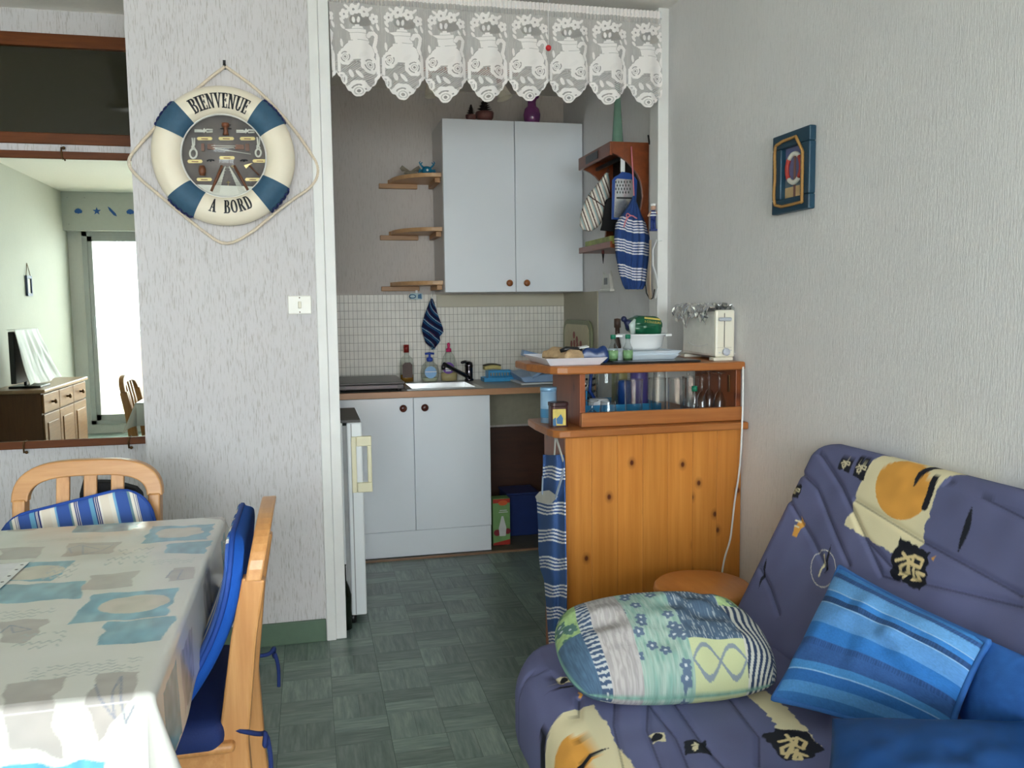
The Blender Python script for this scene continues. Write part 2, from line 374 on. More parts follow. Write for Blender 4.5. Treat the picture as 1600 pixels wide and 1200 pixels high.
# balcony seen through the glazing
struct('floor_balcony', MB().box(XL-.07, XR+.07, YR-2.25, YR-.08, -.08, .06), plain('balcony_floor', (206, 192, 168), .8))
struct('wall_balcony_side', MB().box(XL-.10, XL+.02, YR-2.25, YR-.08, .06, ZC+.1), plain('balcony_white', (232, 232, 226), .8))
struct('wall_balcony_parapet', MB().box(XL+.02, XR, YR-2.25, YR-2.17, .06, .95), plain('balcony_parapet', (214, 186, 172), .8))
bw = MB().box(XL+.02, XR, YR-2.26, YR-2.16, .95, 1.03)
for x in (-2.37, -1.5, -.6, .3, 1.2): bw.box(x, x+.06, YR-2.25, YR-2.18, 1.03, 2.45)
struct('window_3', bw, plain('pale_blue_frame', (196, 214, 220), .5))
struct('ceiling_balcony', MB().box(XL-.07, XR+.07, YR-2.3, YR-.08, 2.50, 2.58), MATS['balcony_white'])  # loggia roof out of view, added to shade the parapet and window frames
# skirting
struct('baseboard_left', MB().box(-.6, .028, YP-.014, YP, 0, .088).box(-.612, -.6, YP-.014, YM, 0, .088), M_GREEN, .003)
struct('baseboard_mirror_side', MB().box(XL, -.612, YM-.014, YM, 0, .088), M_GREEN, .003)
# door opening casing
struct('trim_2', MB().box(.03, .066, YP-.014, YP+.06, 0, ZC).box(.066, .106, YP-.004, YP+.075, 0, ZC), M_CASING, .003)
struct('trim_3', MB().box(1.443, XR, 3.41, 3.50, 0, ZC), M_CASING, .003)
# ---------------------------------------------------------------- floor planks: printed basket weave with real edges
T = 1/3; B = T/2; PW = B/2
pl_mesh = MB().box(-B/2+.0006, B/2-.0006, -PW/2+.0006, PW/2-.0006, -.0015, 0).mesh('plank'); pl_mesh.materials.append(M_FLOOR)
ox, oy = float(onZ(612, 1154.6, 0)[0]), 0.0
cand = []
for i in range(-16, 12):
    for j in range(-13, 31):
        cx, cy = ox+(i+.5)*B, oy+(j+.5)*B
        for k in (-1, 1):
            if (i+j) % 2 == 0: p = (cx, cy+k*PW/2, 0)
            else: p = (cx+k*PW/2, cy, math.pi/2)
            hx, hy = (B/2, PW/2) if p[2] == 0 else (PW/2, B/2)
            if p[0]-hx > XR or p[0]+hx < XL or p[1]+hy < YR or p[1]-hy > YB: continue
            d = np.array([p[0], p[1], 0])-CAMP; z = d@_fw
            sx, sy = (800+F_PX*(d@RT)/z, 600-F_PX*(d@UP)/z) if z > .1 else (-999, -999)
            vis = 380 < sx < 1180 and 840 < sy < 1215
            cand.append((0 if vis else 1, z if vis else abs(z)+50, p))
cand.sort(key=lambda t: t[:2]); rest = MB(); nind = 0
for q, (_, _, p) in enumerate(cand):
    hx, hy = (B/2, PW/2) if p[2] == 0 else (PW/2, B/2)
    whole = p[0]-hx > XL and p[0]+hx < XR and p[1]-hy > YR and p[1]+hy < YB
    if nind < 300 and whole:
        nind += 1
        o = bpy.data.objects.new('plank', pl_mesh); COL.objects.link(o); o.parent = floor
        o.location = (p[0]-floor.location[0], p[1]-floor.location[1], -floor.location[2]); o.rotation_euler = (0, 0, p[2])
    else:
        rest.box(max(XL, p[0]-hx)+.0006, min(XR, p[0]+hx)-.0006, max(YR, p[1]-hy)+.0006, min(YB, p[1]+hy)-.0006, -.0015, 0)
part('planks', rest, M_FLOOR, floor, stuff=True)
# square vinyl tile seams run between every second block: thin dark joints
sm = MB()
for i in range(-8, 6):
    x = ox+i*T
    if XL < x < XR: sm.box(x-.0008, x+.0008, YR, YB, -.001, .0003)
part('tile_seams', sm, M_SEAM, floor, stuff=True)
# ---------------------------------------------------------------- mosaic splashback (tiles about 11 x 6 px: joined geometry)
def tiles(x0, x1, z0, z1, y, axis):
    t = MB(); nx = int((x1-x0)/.0235); nz = int((z1-z0)/.0425)
    for i in range(nx):
        for j in range(nz):
            a, b = x0+i*(x1-x0)/nx, z0+j*(z1-z0)/nz; w, h = (x1-x0)/nx, (z1-z0)/nz; dd = .0045+.0006*((i*7+j*13) % 3)
            if axis == 'y': t.box(a+.0011, a+w-.0011, y-dd, y, b+.0011, b+h-.0011)
            else: t.box(y-dd, y, a+.0011, a+w-.0011, b+.0011, b+h-.0011)
    return t
part('splashback_grout', MB().box(.1, .72, YB-.003, YB, .87, 1.375).box(.72, XR, YB-.003, YB, .87, 1.30), M_GROUT, wb)
part('splashback_tiles', tiles(.1, .72, .875, 1.375, YB-.003, 'y'), M_TILE, wb, stuff=True)
part('splashback_tiles', tiles(.72, XR, .875, 1.30, YB-.003, 'y'), M_TILE, wb, stuff=True)
part('splashback_strip', MB().box(.72, XR, YB-.012, YB, 1.30, 1.372), M_CREAM, wb, .002)
struct('trim_4', MB().box(XR-.006, XR, 4.31, YB, .875, 1.375), plain('side_splash_panel', (176, 170, 152), .5, vary=.03))
struct('trim_5', MB().box(.92, XR, YB-.008, YB, .60, .86), plain('pale_olive_paint', (168, 163, 142), .7))
struct('trim_6', MB().box(.92, XR, YB-.02, YB, .0, .587), M_BROWN)
struct('trim_7', MB().box(.915, XR, 4.36, YB-.02, 0, .004), M_UNDER)
struct('trim_8', MB().box(.10, XR, 4.335, 4.352, 0, .010), wood('kick_strip_wood', (150, 116, 88), (120, 90, 66), (5, 40, 40)))
# ---------------------------------------------------------------- transom window over the mirror
tw = struct('window_1', MB().box(-1.75, -.655, YM-.012, YM+.05, wt1-.052, wt1).box(-1.75, -.655, YM-.012, YM+.05, wt0, wt0+.045).box(-.70, -.655, YM-.012, YM+.05, wt0+.045, wt1-.052).box(-1.75, -1.705, YM-.012, YM+.05, wt0+.045, wt1-.052), M_TRIMW, .003)
part('pane', MB().box(-1.705, -.70, YM+.012, YM+.016, wt0+.045, wt1-.052), plain('dark_transom_glass', (44, 42, 30), .03, spec=.5, vary=.01), tw)
# ================================================================ mirror
mz0, mz1 = .758, 1.928
t = thing('wall_mirror', 'large frameless wall mirror held by wooden strips below the transom window', 'mirror', (-1.15, YM-.01, mz0-.02))
part('mirror_glass', MB().box(-1.75, -.63, YM-.016, YM-.008, mz0+.0, mz1), M_MIRROR, t)
part('backing', MB().box(-1.75, -.63, YM-.008, YM-.0005, mz0, mz1), M_BLACK, t)
part('wood_strip', MB().box(-1.76, -.62, YM-.026, YM-.0005, mz1-.004, mz1+.026), M_TRIMW, t, .003)
part('wood_strip', MB().box(-1.76, -.62, YM-.026, YM-.0005, mz0-.028, mz0+.004), M_TRIMW, t, .003)
for x, z in ((onY(99, 238, YM)[0], mz1+.026), (onY(40, 690, YM)[0], mz0-.028), (onY(203, 684, YM)[0], mz0-.028), (-1.6, mz1+.026)):
    s = 1 if z > 1.5 else -1
    part('clip', MB().tube([(x, YM-.002, z+s*.014), (x, YM-.030, z+s*.014), (x, YM-.032, z-s*.02), (x+.006, YM-.030, z-s*.034)], .0035, 6).ball((x+.008, YM-.024, z+s*.014), .007, 8), M_BRASS, t)
# ================================================================ life ring welcome sign
CX, CZ = -.279, 1.852; RM, RT_, RY = .197, .051, .040; CY = YP-RY-.001
ring = thing('life_ring_sign', 'cream life ring with blue bands around a nautical display case, hung by rope', 'life ring', (CX, CY, CZ-.25))
M_RING = plain('cream_painted_ring', (236, 226, 205), .5, vary=.03, sc=9)
M_BAND = plain('petrol_blue_cloth', (50, 88, 114), .65, vary=.08, bump=.3, sc=60)
M_ROPE = plain('cotton_rope', (222, 208, 188), .85, vary=.06, bump=.3, sc=200)
M_INK = plain('black_letter_paint', (16, 18, 26), .5)
def tor(th, ph, dr=0): return (CX+(RM+(RT_+dr)*math.cos(ph))*math.cos(th), CY-(RY+dr)*math.sin(ph), CZ+(RM+(RT_+dr)*math.cos(ph))*math.sin(th))
def torgrid(t0, t1, nt, p0, p1, npn, dr=0): return np.array([[tor(a, b, dr) for b in np.linspace(p0, p1, npn)] for a in np.linspace(t0, t1, nt)])
part('ring', MB().grid(torgrid(0, 2*math.pi, 97, 0, 2*math.pi, 33)), M_RING, ring, merge=True)
for a in (144, 42, 230, 321):
    a = math.radians(a); part('band', MB().grid(torgrid(a-.225, a+.225, 14, -.35, math.pi+.35, 24, .0018)), M_BAND, ring)
    part('lashing', MB().tube([tor(a+d, .1+.25*math.sin(d*70), .004) for d in np.linspace(-.21, .21, 40)], .004, 6), plain('navy_cord', (34, 44, 96), .8) if 'navy_cord' not in MATS else MATS['navy_cord'], ring)
# serif lettering, built from strokes
def R4(x0, y0, x1, y1): return [(x0, y0), (x1, y0), (x1, y1), (x0, y1)]
def arcq(cx, cy, rx, ry, a0, a1, th, n=10):
    o = []
    for i in range(n):
        a, b = math.radians(a0+(a1-a0)*i/n), math.radians(a0+(a1-a0)*(i+1)/n)
        w = lambda q: th*(.45+.55*abs(math.cos(q)))
        o.append([(cx+(rx-w(a))*math.cos(a), cy+(ry-.09)*math.sin(a)), (cx+rx*math.cos(a), cy+ry*math.sin(a)), (cx+rx*math.cos(b), cy+ry*math.sin(b)), (cx+(rx-w(b))*math.cos(b), cy+(ry-.09)*math.sin(b))])
    return o
def serif(x0, x1): return [R4(x0, 0, x1, .07), R4(x0, .93, x1, 1)]
G = {
 'I': (.42, serif(0, .42)+[R4(.11, 0, .31, 1)]),
 'B': (.74, serif(0, .45)+[R4(.1, 0, .29, 1), R4(.25, .5, .45, .57)]+arcq(.42, .755, .26, .245, -90, 90, .18)+arcq(.42, .27, .31, .27, -90, 90, .19)),
 'E': (.66, serif(0, .60)+[R4(.1, 0, .29, 1), R4(.25, .47, .48, .55), R4(.54, .76, .60, 1), R4(.58, 0, .64, .26), R4(.44, .38, .50, .64)]),
 'N': (.86, [R4(0, .93, .3, 1), R4(.04, 0, .3, .07), R4(.58, .93, .86, 1), R4(.13, 0, .21, 1), R4(.67, 0, .75, 1), [(.08, 1), (.30, 1), (.75, 0), (.60, 0)]]),
 'V': (.82, [R4(0, .93, .36, 1), R4(.56, .93, .82, 1), [(.07, 1), (.29, 1), (.47, 0), (.40, 0)], [(.64, 1), (.72, 1), (.47, 0), (.40, 0)]]),
 'U': (.82, [R4(0, .93, .40, 1), R4(.54, .93, .82, 1), R4(.1, .28, .29, 1), R4(.64, .28, .72, 1)]+arcq(.41, .30, .31, .30, 180, 360, .17)),
 'A': (.82, [R4(0, 0, .28, .07), R4(.46, 0, .82, .07), [(.10, 0), (.17, 0), (.44, 1), (.36, 1)], [(.52, 0), (.74, 0), (.47, 1), (.36, 1)], R4(.22, .30, .60, .37)]),
 'O': (.82, arcq(.41, .5, .40, .5, 0, 360, .19, 22)),
 'R': (.80, serif(0, .38)+[R4(.1, 0, .29, 1), R4(.25, .45, .45, .52)]+arcq(.42, .725, .27, .275, -90, 90, .18)+[[(.36, .48), (.54, .48), (.80, 0), (.58, 0)]]),
 'D': (.80, serif(0, .40)+[R4(.1, 0, .29, 1)]+arcq(.36, .5, .42, .5, -90, 90, .19, 14))}
def lettering(txt, amid, h, rbase, sgn, gap, xs=.585):
    hx = h*xs; Wd = sum(G[c][0] if c != ' ' else .7 for c in txt)*hx+gap*(len(txt)-1); x = -Wd/2
    for c in txt:
        if c == ' ': x += .7*hx+gap; continue
        w, polys = G[c]; mb = MB()
        for P in [[(a+dx, b) for a, b in P] for P in polys for dx in (-.035, .035)]:
            A = np.zeros((4, 7, 3))
            for i, s in enumerate(np.linspace(0, 1, 4)):
                for j, q in enumerate(np.linspace(0, 1, 7)):
                    u = (P[0][0]*(1-s)+P[1][0]*s)*(1-q)+(P[3][0]*(1-s)+P[2][0]*s)*q; v = (P[0][1]*(1-s)+P[1][1]*s)*(1-q)+(P[3][1]*(1-s)+P[2][1]*s)*q
                    r = rbase+sgn*v*h; th = amid-sgn*(x+u*hx)/(rbase+sgn*.5*h); ph = math.acos(max(-1, min(1, (r-RM)/RT_)))
                    A[i, j] = tor(th, ph, .0022)
            mb.grid(A, smooth=False)
        part('letter', mb, M_INK, ring); x += w*hx+gap
lettering('BIENVENUE', math.radians(92), .049, .166, 1, .0022)
lettering('A BORD', math.radians(276), .046, .207, -1, .0035)
# rope and nail
def twist(path, r=.0035, pitch=.022, strands=3):
    P = np.array(path, float); d = np.r_[0, np.cumsum(np.linalg.norm(np.diff(P, axis=0), axis=1))]; n = int(d[-1]/.004); s = np.linspace(0, d[-1], n)
    Q = np.stack([np.interp(s, d, P[:, k]) for k in range(3)], 1); T = np.gradient(Q, axis=0); T /= np.linalg.norm(T, axis=1, keepdims=True)
    u = np.cross(T, [0, 1, 0]); u /= np.linalg.norm(u, axis=1, keepdims=True)+1e-9; w = np.cross(T, u); mb = MB()
    for k in range(strands):
        a = 2*math.pi*(s/pitch+k/strands); mb.tube(Q+(u*np.cos(a)[:, None]+w*np.sin(a)[:, None])*r*.85, r, 5)
    return mb
def smooth_path(P, it=3):
    P = np.array(P, float)
    for _ in range(it):
        Q = [P[0]]
        for a, b in zip(P[:-1], P[1:]): Q += [a*.75+b*.25, a*.25+b*.75]
        Q.append(P[-1]); P = np.array(Q)
    return P
rp = [(350, 102), (318, 127), (284, 160), (262, 178), (245, 196), (215, 226), (197, 249), (205, 268), (250, 306), (285, 335), (318, 362), (350, 384), (385, 369), (425, 337), (455, 312), (490, 290), (500, 262), (482, 232), (455, 196), (428, 165), (395, 132), (352, 102)]
rp3 = []
for x, y in rp:
    p = onY(x, y, YP-.03); dd = math.hypot(p[0]-CX, p[2]-CZ); rp3.append((p[0], YP-(.012 if dd > .27 else .03), p[2]))
part('rope', twist(smooth_path(rp3, 2)), M_ROPE, ring)
pn = onY(350, 101, YP-.02); part('nail', MB().lathe([(.003, 0), (.003, .022), (.006, .022), (.006, .026)], (pn[0], YP-.026, pn[2]+.004), 8, axis='y').box(pn[0]-.005, pn[0]+.005, YP-.006, YP-.001, pn[2]-.012, pn[2]+.02), M_BLACK, ring)
YC = YP-.026
# display case inside the ring
part('case_back', MB().lathe([(.0001, 0), (.148, 0), (.148, -.006), (.0001, -.006)], (CX, YC-.004, CZ), 48, axis='y'), plain('taupe_felt', (122, 114, 112), .9), ring)
part('case_rim', MB().tube([(CX+.147*math.cos(a), YC-.024, CZ+.147*math.sin(a)) for a in np.linspace(0, 2*math.pi, 65)[:-1]], .0045, 6, closed=True), plain('grey_white_rim', (206, 204, 200), .5), ring)
def q3(zx, zy, d=.014): return onY(280+zx*.11664, 170+zy*.11664, YC-d)
M_PLATE = plain('brass_plate', (206, 184, 122), .35, .35); M_MW = wood('miniature_wood', (122, 70, 40), (82, 44, 26), (40, 200, 200)); M_KNOT = plain('white_cordage', (226, 224, 214), .85)
M_PEWT = plain('dark_pewter', (40, 40, 46), .5, .4); M_GOLD = plain('gilt', (226, 200, 140), .35, .6)
for zx, zy, w in ((340, 397, 105), (630, 397, 105), (915, 397, 105), (640, 655, 105), (210, 703, 103), (1080, 697, 100), (335, 945, 105), (985, 945, 105), (660, 1110, 95)):
    a, b = q3(zx-w, zy), q3(zx+w, zy); hz = .0058
    pt = [(a[0]+.004, a[2]-hz), (b[0]-.004, b[2]-hz), (b[0], b[2]), (b[0]-.004, b[2]+hz), (a[0]+.004, a[2]+hz), (a[0], a[2])]
    o = part('name_plate', MB().prism(pt, YC-.0125, YC-.0102, 'y'), M_PLATE, ring)
    part('engraving', MB().box(a[0]*.72+b[0]*.28, a[0]*.28+b[0]*.72, YC-.0128, YC-.0124, a[2]-.0018, a[2]+.0014), M_MW, o)
def mini(name, mb, m): part(name, mb, m, ring)
def ln(pts, r, d=.016): return [q3(x, y, d) for x, y in pts]
for x0, y0 in ((330, 293), (890, 300)):
    mini('rope_knot', MB().tube(ln([(x0-125, y0-8), (x0-30, y0-8), (x0, y0+22), (x0+40, y0-18), (x0+120, y0-12)], 0), .0032, 6).tube(ln([(x0-125, y0+10), (x0-20, y0+14), (x0+5, y0-28), (x0+40, y0+18), (x0+120, y0+14)], 0), .0032, 6).ball(q3(x0+5, y0), .006, 10, sy=.6), M_KNOT)
for x0, y0, k in ((190, 600, 58), (1060, 590, 46)):
    mini('rope_loop', MB().tube([q3(x0+k*.8*math.cos(a), y0+k*1.1*math.sin(a)) for a in np.linspace(0, 2*math.pi, 20)[:-1]], .0038, 6, closed=True).tube(ln([(x0-16, y0-210), (x0-8, y0-120), (x0+22, y0-60)], 0), .0032, 6).tube(ln([(x0+16, y0-210), (x0+14, y0-120), (x0-22, y0-60)], 0), .0032, 6).ball(q3(x0-8, y0-90), .006, 10, sy=.6), M_KNOT)
c = q3(625, 352, .02); s = .00028
mini('capstan', MB().lathe([(40*s, 0), (30*s, 40*s), (28*s, 90*s), (48*s, 105*s), (48*s, 150*s), (20*s, 158*s)], c, 14), M_MW)
mini('capstan_bar', MB().tube(ln([(550, 265), (700, 265)], 0, .02), .0016, 6).tube(ln([(565, 225), (690, 215)], 0, .02), .0016, 6), M_PEWT)
for zx, zy, w, h in ((430, 510, 50, 35), (810, 515, 58, 30), (318, 518, 18, 50), (915, 520, 25, 48)):
    a, b = q3(zx-w, zy+h), q3(zx+w, zy-h); mini('pulley_block', MB().box(a[0], b[0], YC-.020, YC-.0102, a[2], b[2]), M_MW)
mini('tackle_line', MB().tube(ln([(430, 492), (760, 500)], 0, .021), .0012, 5).tube(ln([(450, 520), (730, 520), (740, 535)], 0, .021), .0012, 5).tube(ln([(480, 530), (960, 608)], 0, .021), .0012, 5), M_KNOT)
for zx in (420, 868): mini('cleat', MB().tube(ln([(zx-50, 700), (zx-20, 684), (zx+20, 684), (zx+50, 692)], 0), .0026, 6).ball(q3(zx, 695), .004, 8), M_PEWT)
c = q3(312, 895, .02); mini('barrel', MB().lathe([(34*s, 0), (44*s, 40*s), (46*s, 62*s), (44*s, 85*s), (34*s, 125*s)], c, 14), M_MW)
for x0, x1, x2, x3 in ((575, 430, 620, 490), (735, 930, 665, 850)):
    mini('spar', MB().tube(ln([(x0, 760), (x1, 1105)], 0, .017), .0052, 8), M_MW)
    lad = MB()
    for k in range(5): lad.tube(ln([(x2+(x2-640)*.2*k*.3, 770), (x3+(x3-670)*.07*(k-2)*1.6, 1125)], 0, .018), .0011, 4)
    for k in range(9):
        f = k/9; xa, xb = x2+(x3-x2)*f-18-20*f, x2+(x3-x2)*f+18+20*f; lad.tube(ln([(xa, 790+330*f), (xb, 790+330*f)], 0, .018), .0008, 4)
    mini('shroud', lad, M_KNOT)
mini('anchor', MB().tube(ln([(655, 965), (657, 1070)], 0), .0012, 6).tube(ln([(630, 985), (684, 985)], 0), .0011, 6).tube(ln([(610, 1030), (625, 1062), (657, 1078), (692, 1062), (708, 1030)], 0), .0014, 6), M_GOLD)
mini('axe', MB().tube(ln([(940, 755), (1000, 820), (1070, 890)], 0, .018), .0032, 8), M_MW)
a = [q3(*p) for p in ((868, 760), (985, 730), (940, 760), (900, 805))]; mini('axe_head', MB().prism([(p[0], p[2]) for p in a], YC-.022, YC-.012, 'y'), M_GOLD)
mini('gull', MB().tube(ln([(695, 775), (720, 762), (742, 765)], 0), .0016, 5).tube(ln([(718, 764), (728, 795)], 0), .0014, 5), M_GOLD)
a = [(CX+.142*math.cos(t_), CZ+.142*math.sin(t_)) for t_ in np.linspace(math.radians(226), math.radians(312), 14)]
mini('white_reflection', MB().prism(a, YC-.018, YC-.0102, 'y'), M_KNOT)  # white segment modelled in place of the reflection low on the case glass
part('case_glass', MB().lathe([(.0001, 0), (.146, 0), (.146, -.0015), (.0001, -.0015)], (CX, YC-.026, CZ), 40, axis='y'), glass('case_glass', (.97, .98, .98), .25), ring)
# ================================================================ light switch
a, b = onY(450.5, 491, YP), onY(486, 462, YP)
sw = thing('light_switch', 'square white light switch on the partition wall near the door casing', 'light switch', ((a[0]+b[0])/2, YP, a[2]))
M_SW = plain('switch_plastic', (232, 230, 222), .35, vary=.01)
cx, cz = (a[0]+b[0])/2, (a[2]+b[2])/2
part('plate', MB().box(a[0], b[0], YP-.009, YP-.0005, a[2], b[2]), M_SW, sw, .003)
part('rocker', MB().box(cx-.006, cx+.006, YP-.014, YP-.008, cz-.013, cz+.013), plain('rocker_ivory', (218, 212, 190), .35), sw, .002)
for dz in (-.027, .027): part('screw', MB().lathe([(.0025, 0), (.0025, -.002)], (cx, YP-.0085, cz+dz), 8, axis='y'), M_BRASS, sw)
# ================================================================ pendant lamp near the mirror wall (seen in the transom pane)
pd = thing('pendant_lamp', 'small white pendant lamp hanging from the ceiling near the transom window', 'lamp', (-.88, 3.12, 2.25))
part('canopy', MB().lathe([(.045, 0), (.045, -.10), (.02, -.105)], (-.88, 3.12, ZC), 20), M_WHITE, pd)
part('rod', MB().tube([(-.88, 3.12, ZC-.10), (-.88, 3.12, 2.38)], .005, 8), M_WHITE, pd)
part('shade', MB().lathe([(.015, .09), (.035, .075), (.04, .03), (.075, .018), (.08, 0)], (-.88, 3.12, 2.32), 20), M_WHITE, pd)
# ================================================================ chairs
M_PINE = wood('light_pine', (208, 156, 102), (176, 118, 66), (60, 60, 5), .35, (0, 2, 9, 2.4), (196, 142, 86), var=.06)
M_PINEX = wood('light_pine_cross', (208, 156, 102), (176, 118, 66), (5, 60, 60), .35, None, (196, 142, 86), var=.06)
def byz(z): return .195+max(0, z-.42)*.13+max(0, z-.66)*.08
def make_chair(label, loc, rz):
    t = thing('dining_chair', label, 'chair', loc, rz, 'pine chairs around the dining table')
    for s in (-1, 1):
        path = [(s*.176, .235, 0), (s*.177, .21, .2), (s*.178, byz(.42), .42), (s*.179, byz(.52), .52), (s*.181, byz(.64), .64), (s*.182, byz(.762), .762)]
        part('back_post', MB().bar(path, [.045, .05, .06, .055, .05, .045], .034, (0, 1, 0)), M_PINE, t, .005, world=False)
        part('leg', MB().bar([(s*.18, -.19, 0), (s*.18, -.19, .42)], .042, .042, (1, 0, 0)), M_PINE, t, .004, world=False)
        part('side_rail', MB().bar([(s*.18, -.17, .395), (s*.185, .18, .395)], .055, .022, (0, 0, 1)), M_PINEX, t, .003, world=False)
        part('stretcher', MB().bar([(s*.18, -.17, .17), (s*.185, .21, .17)], .03, .02, (0, 0, 1)), M_PINEX, t, .003, world=False)
    part('front_rail', MB().box(-.16, .16, -.20, -.178, .355, .411), M_PINEX, t, .003, world=False)
    part('seat', MB().rbox(.215, .21, .011, .01, (4, 4, 1), warp=lambda P: P+np.array([0, -.01, .422])), M_PINEX, t, world=False, merge=True)
    # arched top rail: outline in the plane of the back, given thickness
    def outl(rx, z0, rz_, n=22): return [(rx*math.copysign(abs(math.cos(a))**.62, math.cos(a)), z0+rz_*abs(math.sin(a))**.8) for a in np.linspace(math.pi, 0, n)]
    oo, ii = outl(.2045, .758, .112), outl(.160, .758, .066)
    mb = MB(); n = len(oo)
    V = []
    for d in (-.016, .016):
        for P in (oo, ii): V += [(x, byz(z)+d, z) for x, z in P]
    F = []
    for i in range(n-1):
        F += [(i, i+1, n+i+1, n+i), (2*n+i, 3*n+i, 3*n+i+1, 2*n+i+1), (i, 2*n+i, 2*n+i+1, i+1), (n+i, n+i+1, 3*n+i+1, 3*n+i)]
    F += [(0, n, 3*n, 2*n), (n-1, 3*n-1, 4*n-1, 2*n-1)]
    mb.add(V, F); part('top_rail', mb, M_PINEX, t, .004, world=False)
    part('lower_back_rail', MB().box(-.185, .185, byz(.54)-.011, byz(.54)+.011, .515, .565), M_PINEX, t, .003, world=False)
    for x in (-.07, 0.004, .078): part('slat', MB().bar([(x, byz(.55), .55), (x, byz(.70), .70), (x, byz(.832), .832)], .036, .014, (1, 0, 0)), M_PINE, t, .003, world=False)
    return t
# chair pad: striped back cushion joined to a navy seat pad
def stripes(x):
    seq = [(0, .012, (228, 220, 208)), (.012, .018, (120, 170, 206)), (.018, .050, (58, 88, 158)), (.050, .056, (110, 140, 150)), (.056, .064, (226, 218, 206)), (.064, .0745, (38, 52, 118)), (.0665, .069, (226, 220, 212)), (.0715, .0735, (226, 220, 212)), (.0745, .103, (58, 88, 158)),
           (.103, .116, (104, 158, 190)), (.116, .129, (36, 48, 112)), (.119, .1205, (230, 224, 216)), (.123, .1245, (230, 224, 216)), (.129, .134, (232, 226, 216)), (.134, .157, (224, 212, 196))]
    u = (x+.21) % .157; C = np.zeros(x.shape+(4,)); C[..., 3] = 1
    for a, b, c in seq: paint(C, (u >= a) & (u < b), c)
    return C
M_PAD = vcol('striped_canvas', .85, .3, 500); M_NAVY = plain('navy_cotton', (22, 44, 104), .8, bump=.2, sc=300); M_BLUEC = plain('royal_blue_cotton', (14, 84, 178), .75, vary=.04, bump=.15, sc=200)
M_PIPE = plain('blue_piping', (20, 66, 150), .7)
def make_pad(label, loc, rz, tilt, slump, zc_, yo, hz=.20, bend=0):
    t = thing('chair_pad', label, 'cushion', loc, rz, 'striped chair pads')
    ca, sa = math.cos(tilt), math.sin(tilt); cs, ss = math.cos(slump), math.sin(slump)
    def warp(P):
        x, y, z = P[..., 0], P[..., 1], P[..., 2]
        puff = 1+.45*np.clip(1-(x/.21)**2, 0, 1)*np.clip(1-(z/hz)**2, 0, 1)
        y = y*puff; x2, z2 = x*ca-z*sa, x*sa+z*ca
        if bend:
            zz_ = zc_+z2*.93; return np.stack([x2, yo+y-bend*np.clip(.83-zz_, 0, 1)**2, zz_-y*.35], -1)
        return np.stack([x2, yo+y*cs+z2*ss, zc_-y*ss+z2*cs], -1)
    def cf(x, y, z):
        C = stripes(x); edge = (np.abs(y) < .012) | (y > .0); paint(C, edge, (18, 78, 168)); return C
    def rect_corner(P):   # round the outline of the pad
        x, z = P[..., 0], P[..., 2]; k = .09; ex = np.clip(np.abs(x)-(.205-k), 0, None); ez = np.clip(np.abs(z)-(hz-k), 0, None); d = np.hypot(ex, ez)
        f = np.where(d > k, k/np.maximum(d, 1e-6), 1); Q = P.copy(); Q[..., 0] = np.sign(x)*(np.minimum(np.abs(x), .205-k)+ex*f); Q[..., 2] = np.sign(z)*(np.minimum(np.abs(z), hz-k)+ez*f); return Q
    part('back_cushion', MB().rbox(.205, .017, hz, .014, (230, 1, 60), cf, lambda P: warp(rect_corner(P))), M_PAD, t, world=False, merge=True)
    pth = []
    for a in np.linspace(0, 2*math.pi, 73)[:-1]:
        c, s = math.cos(a), math.sin(a); k = .09; x = math.copysign(.205-k, c)+k*math.copysign(1, c)*abs(c) if True else 0
        m = max(abs(c)/.205, abs(s)/hz); P = np.array([[c/m, -.006, s/m]]); pth.append(warp(rect_corner(P))[0])
    part('piping', MB().tube(pth, .0055, 6, closed=True), M_PIPE, t, world=False)
    part('seat_cushion', MB().rbox(.222, .20, .034, .03, (6, 6, 1), None, lambda P: P+np.array([0, -.02, .447])), M_NAVY, t, world=False, merge=True)
    for s in (-1, 1):
        part('tie', MB().tube(smooth_path([(s*.19, .20, .45), (s*.205, .25, .44), (s*.225, .262, .455), (s*.235, .258, .43), (s*.222, .262, .425), (s*.21, .262, .445), (s*.225, .27, .40), (s*.235, .268, .345)], 2), .005, 6), M_NAVY, t, world=False)
    return t
c1 = ((-.648, 2.425, 0), math.radians(-2)); c2 = ((-.372, 1.945, 0), math.radians(-90)); c3 = ((-.96, 1.55, 0), math.radians(92))
make_chair('pine chair with arched slatted back in front of the wall mirror', *c1)
make_chair('pine chair beside the table, its back towards the green floor', *c2)
make_chair('pine chair on the sideboard side of the table, seen in the mirror', *c3)
make_pad('striped blue chair pad leaning on the chair in front of the mirror', *c1, math.radians(12), math.radians(8), .612, .165, .155)
make_pad('blue striped chair pad slumped on the chair beside the open floor', *c2, 0, 0, .642, .212, .215, 1.2)
# black bag behind the chair by the mirror
bgp = onY(165, 760, 3.0)
pts = [(126, 770), (133, 744), (146, 752), (176, 752), (212, 762), (222, 772), (222, 900), (126, 900)]
solo('black_bag', MB().prism([tuple(onY(x, y, 2.71)[[0, 2]]) for x, y in pts], 2.69, 2.745, 'y'), plain('black_fabric', (14, 13, 15), .9, bump=.3, sc=80), 'black cloth bag hanging behind the chair in front of the mirror', 'bag', bevel=.008)
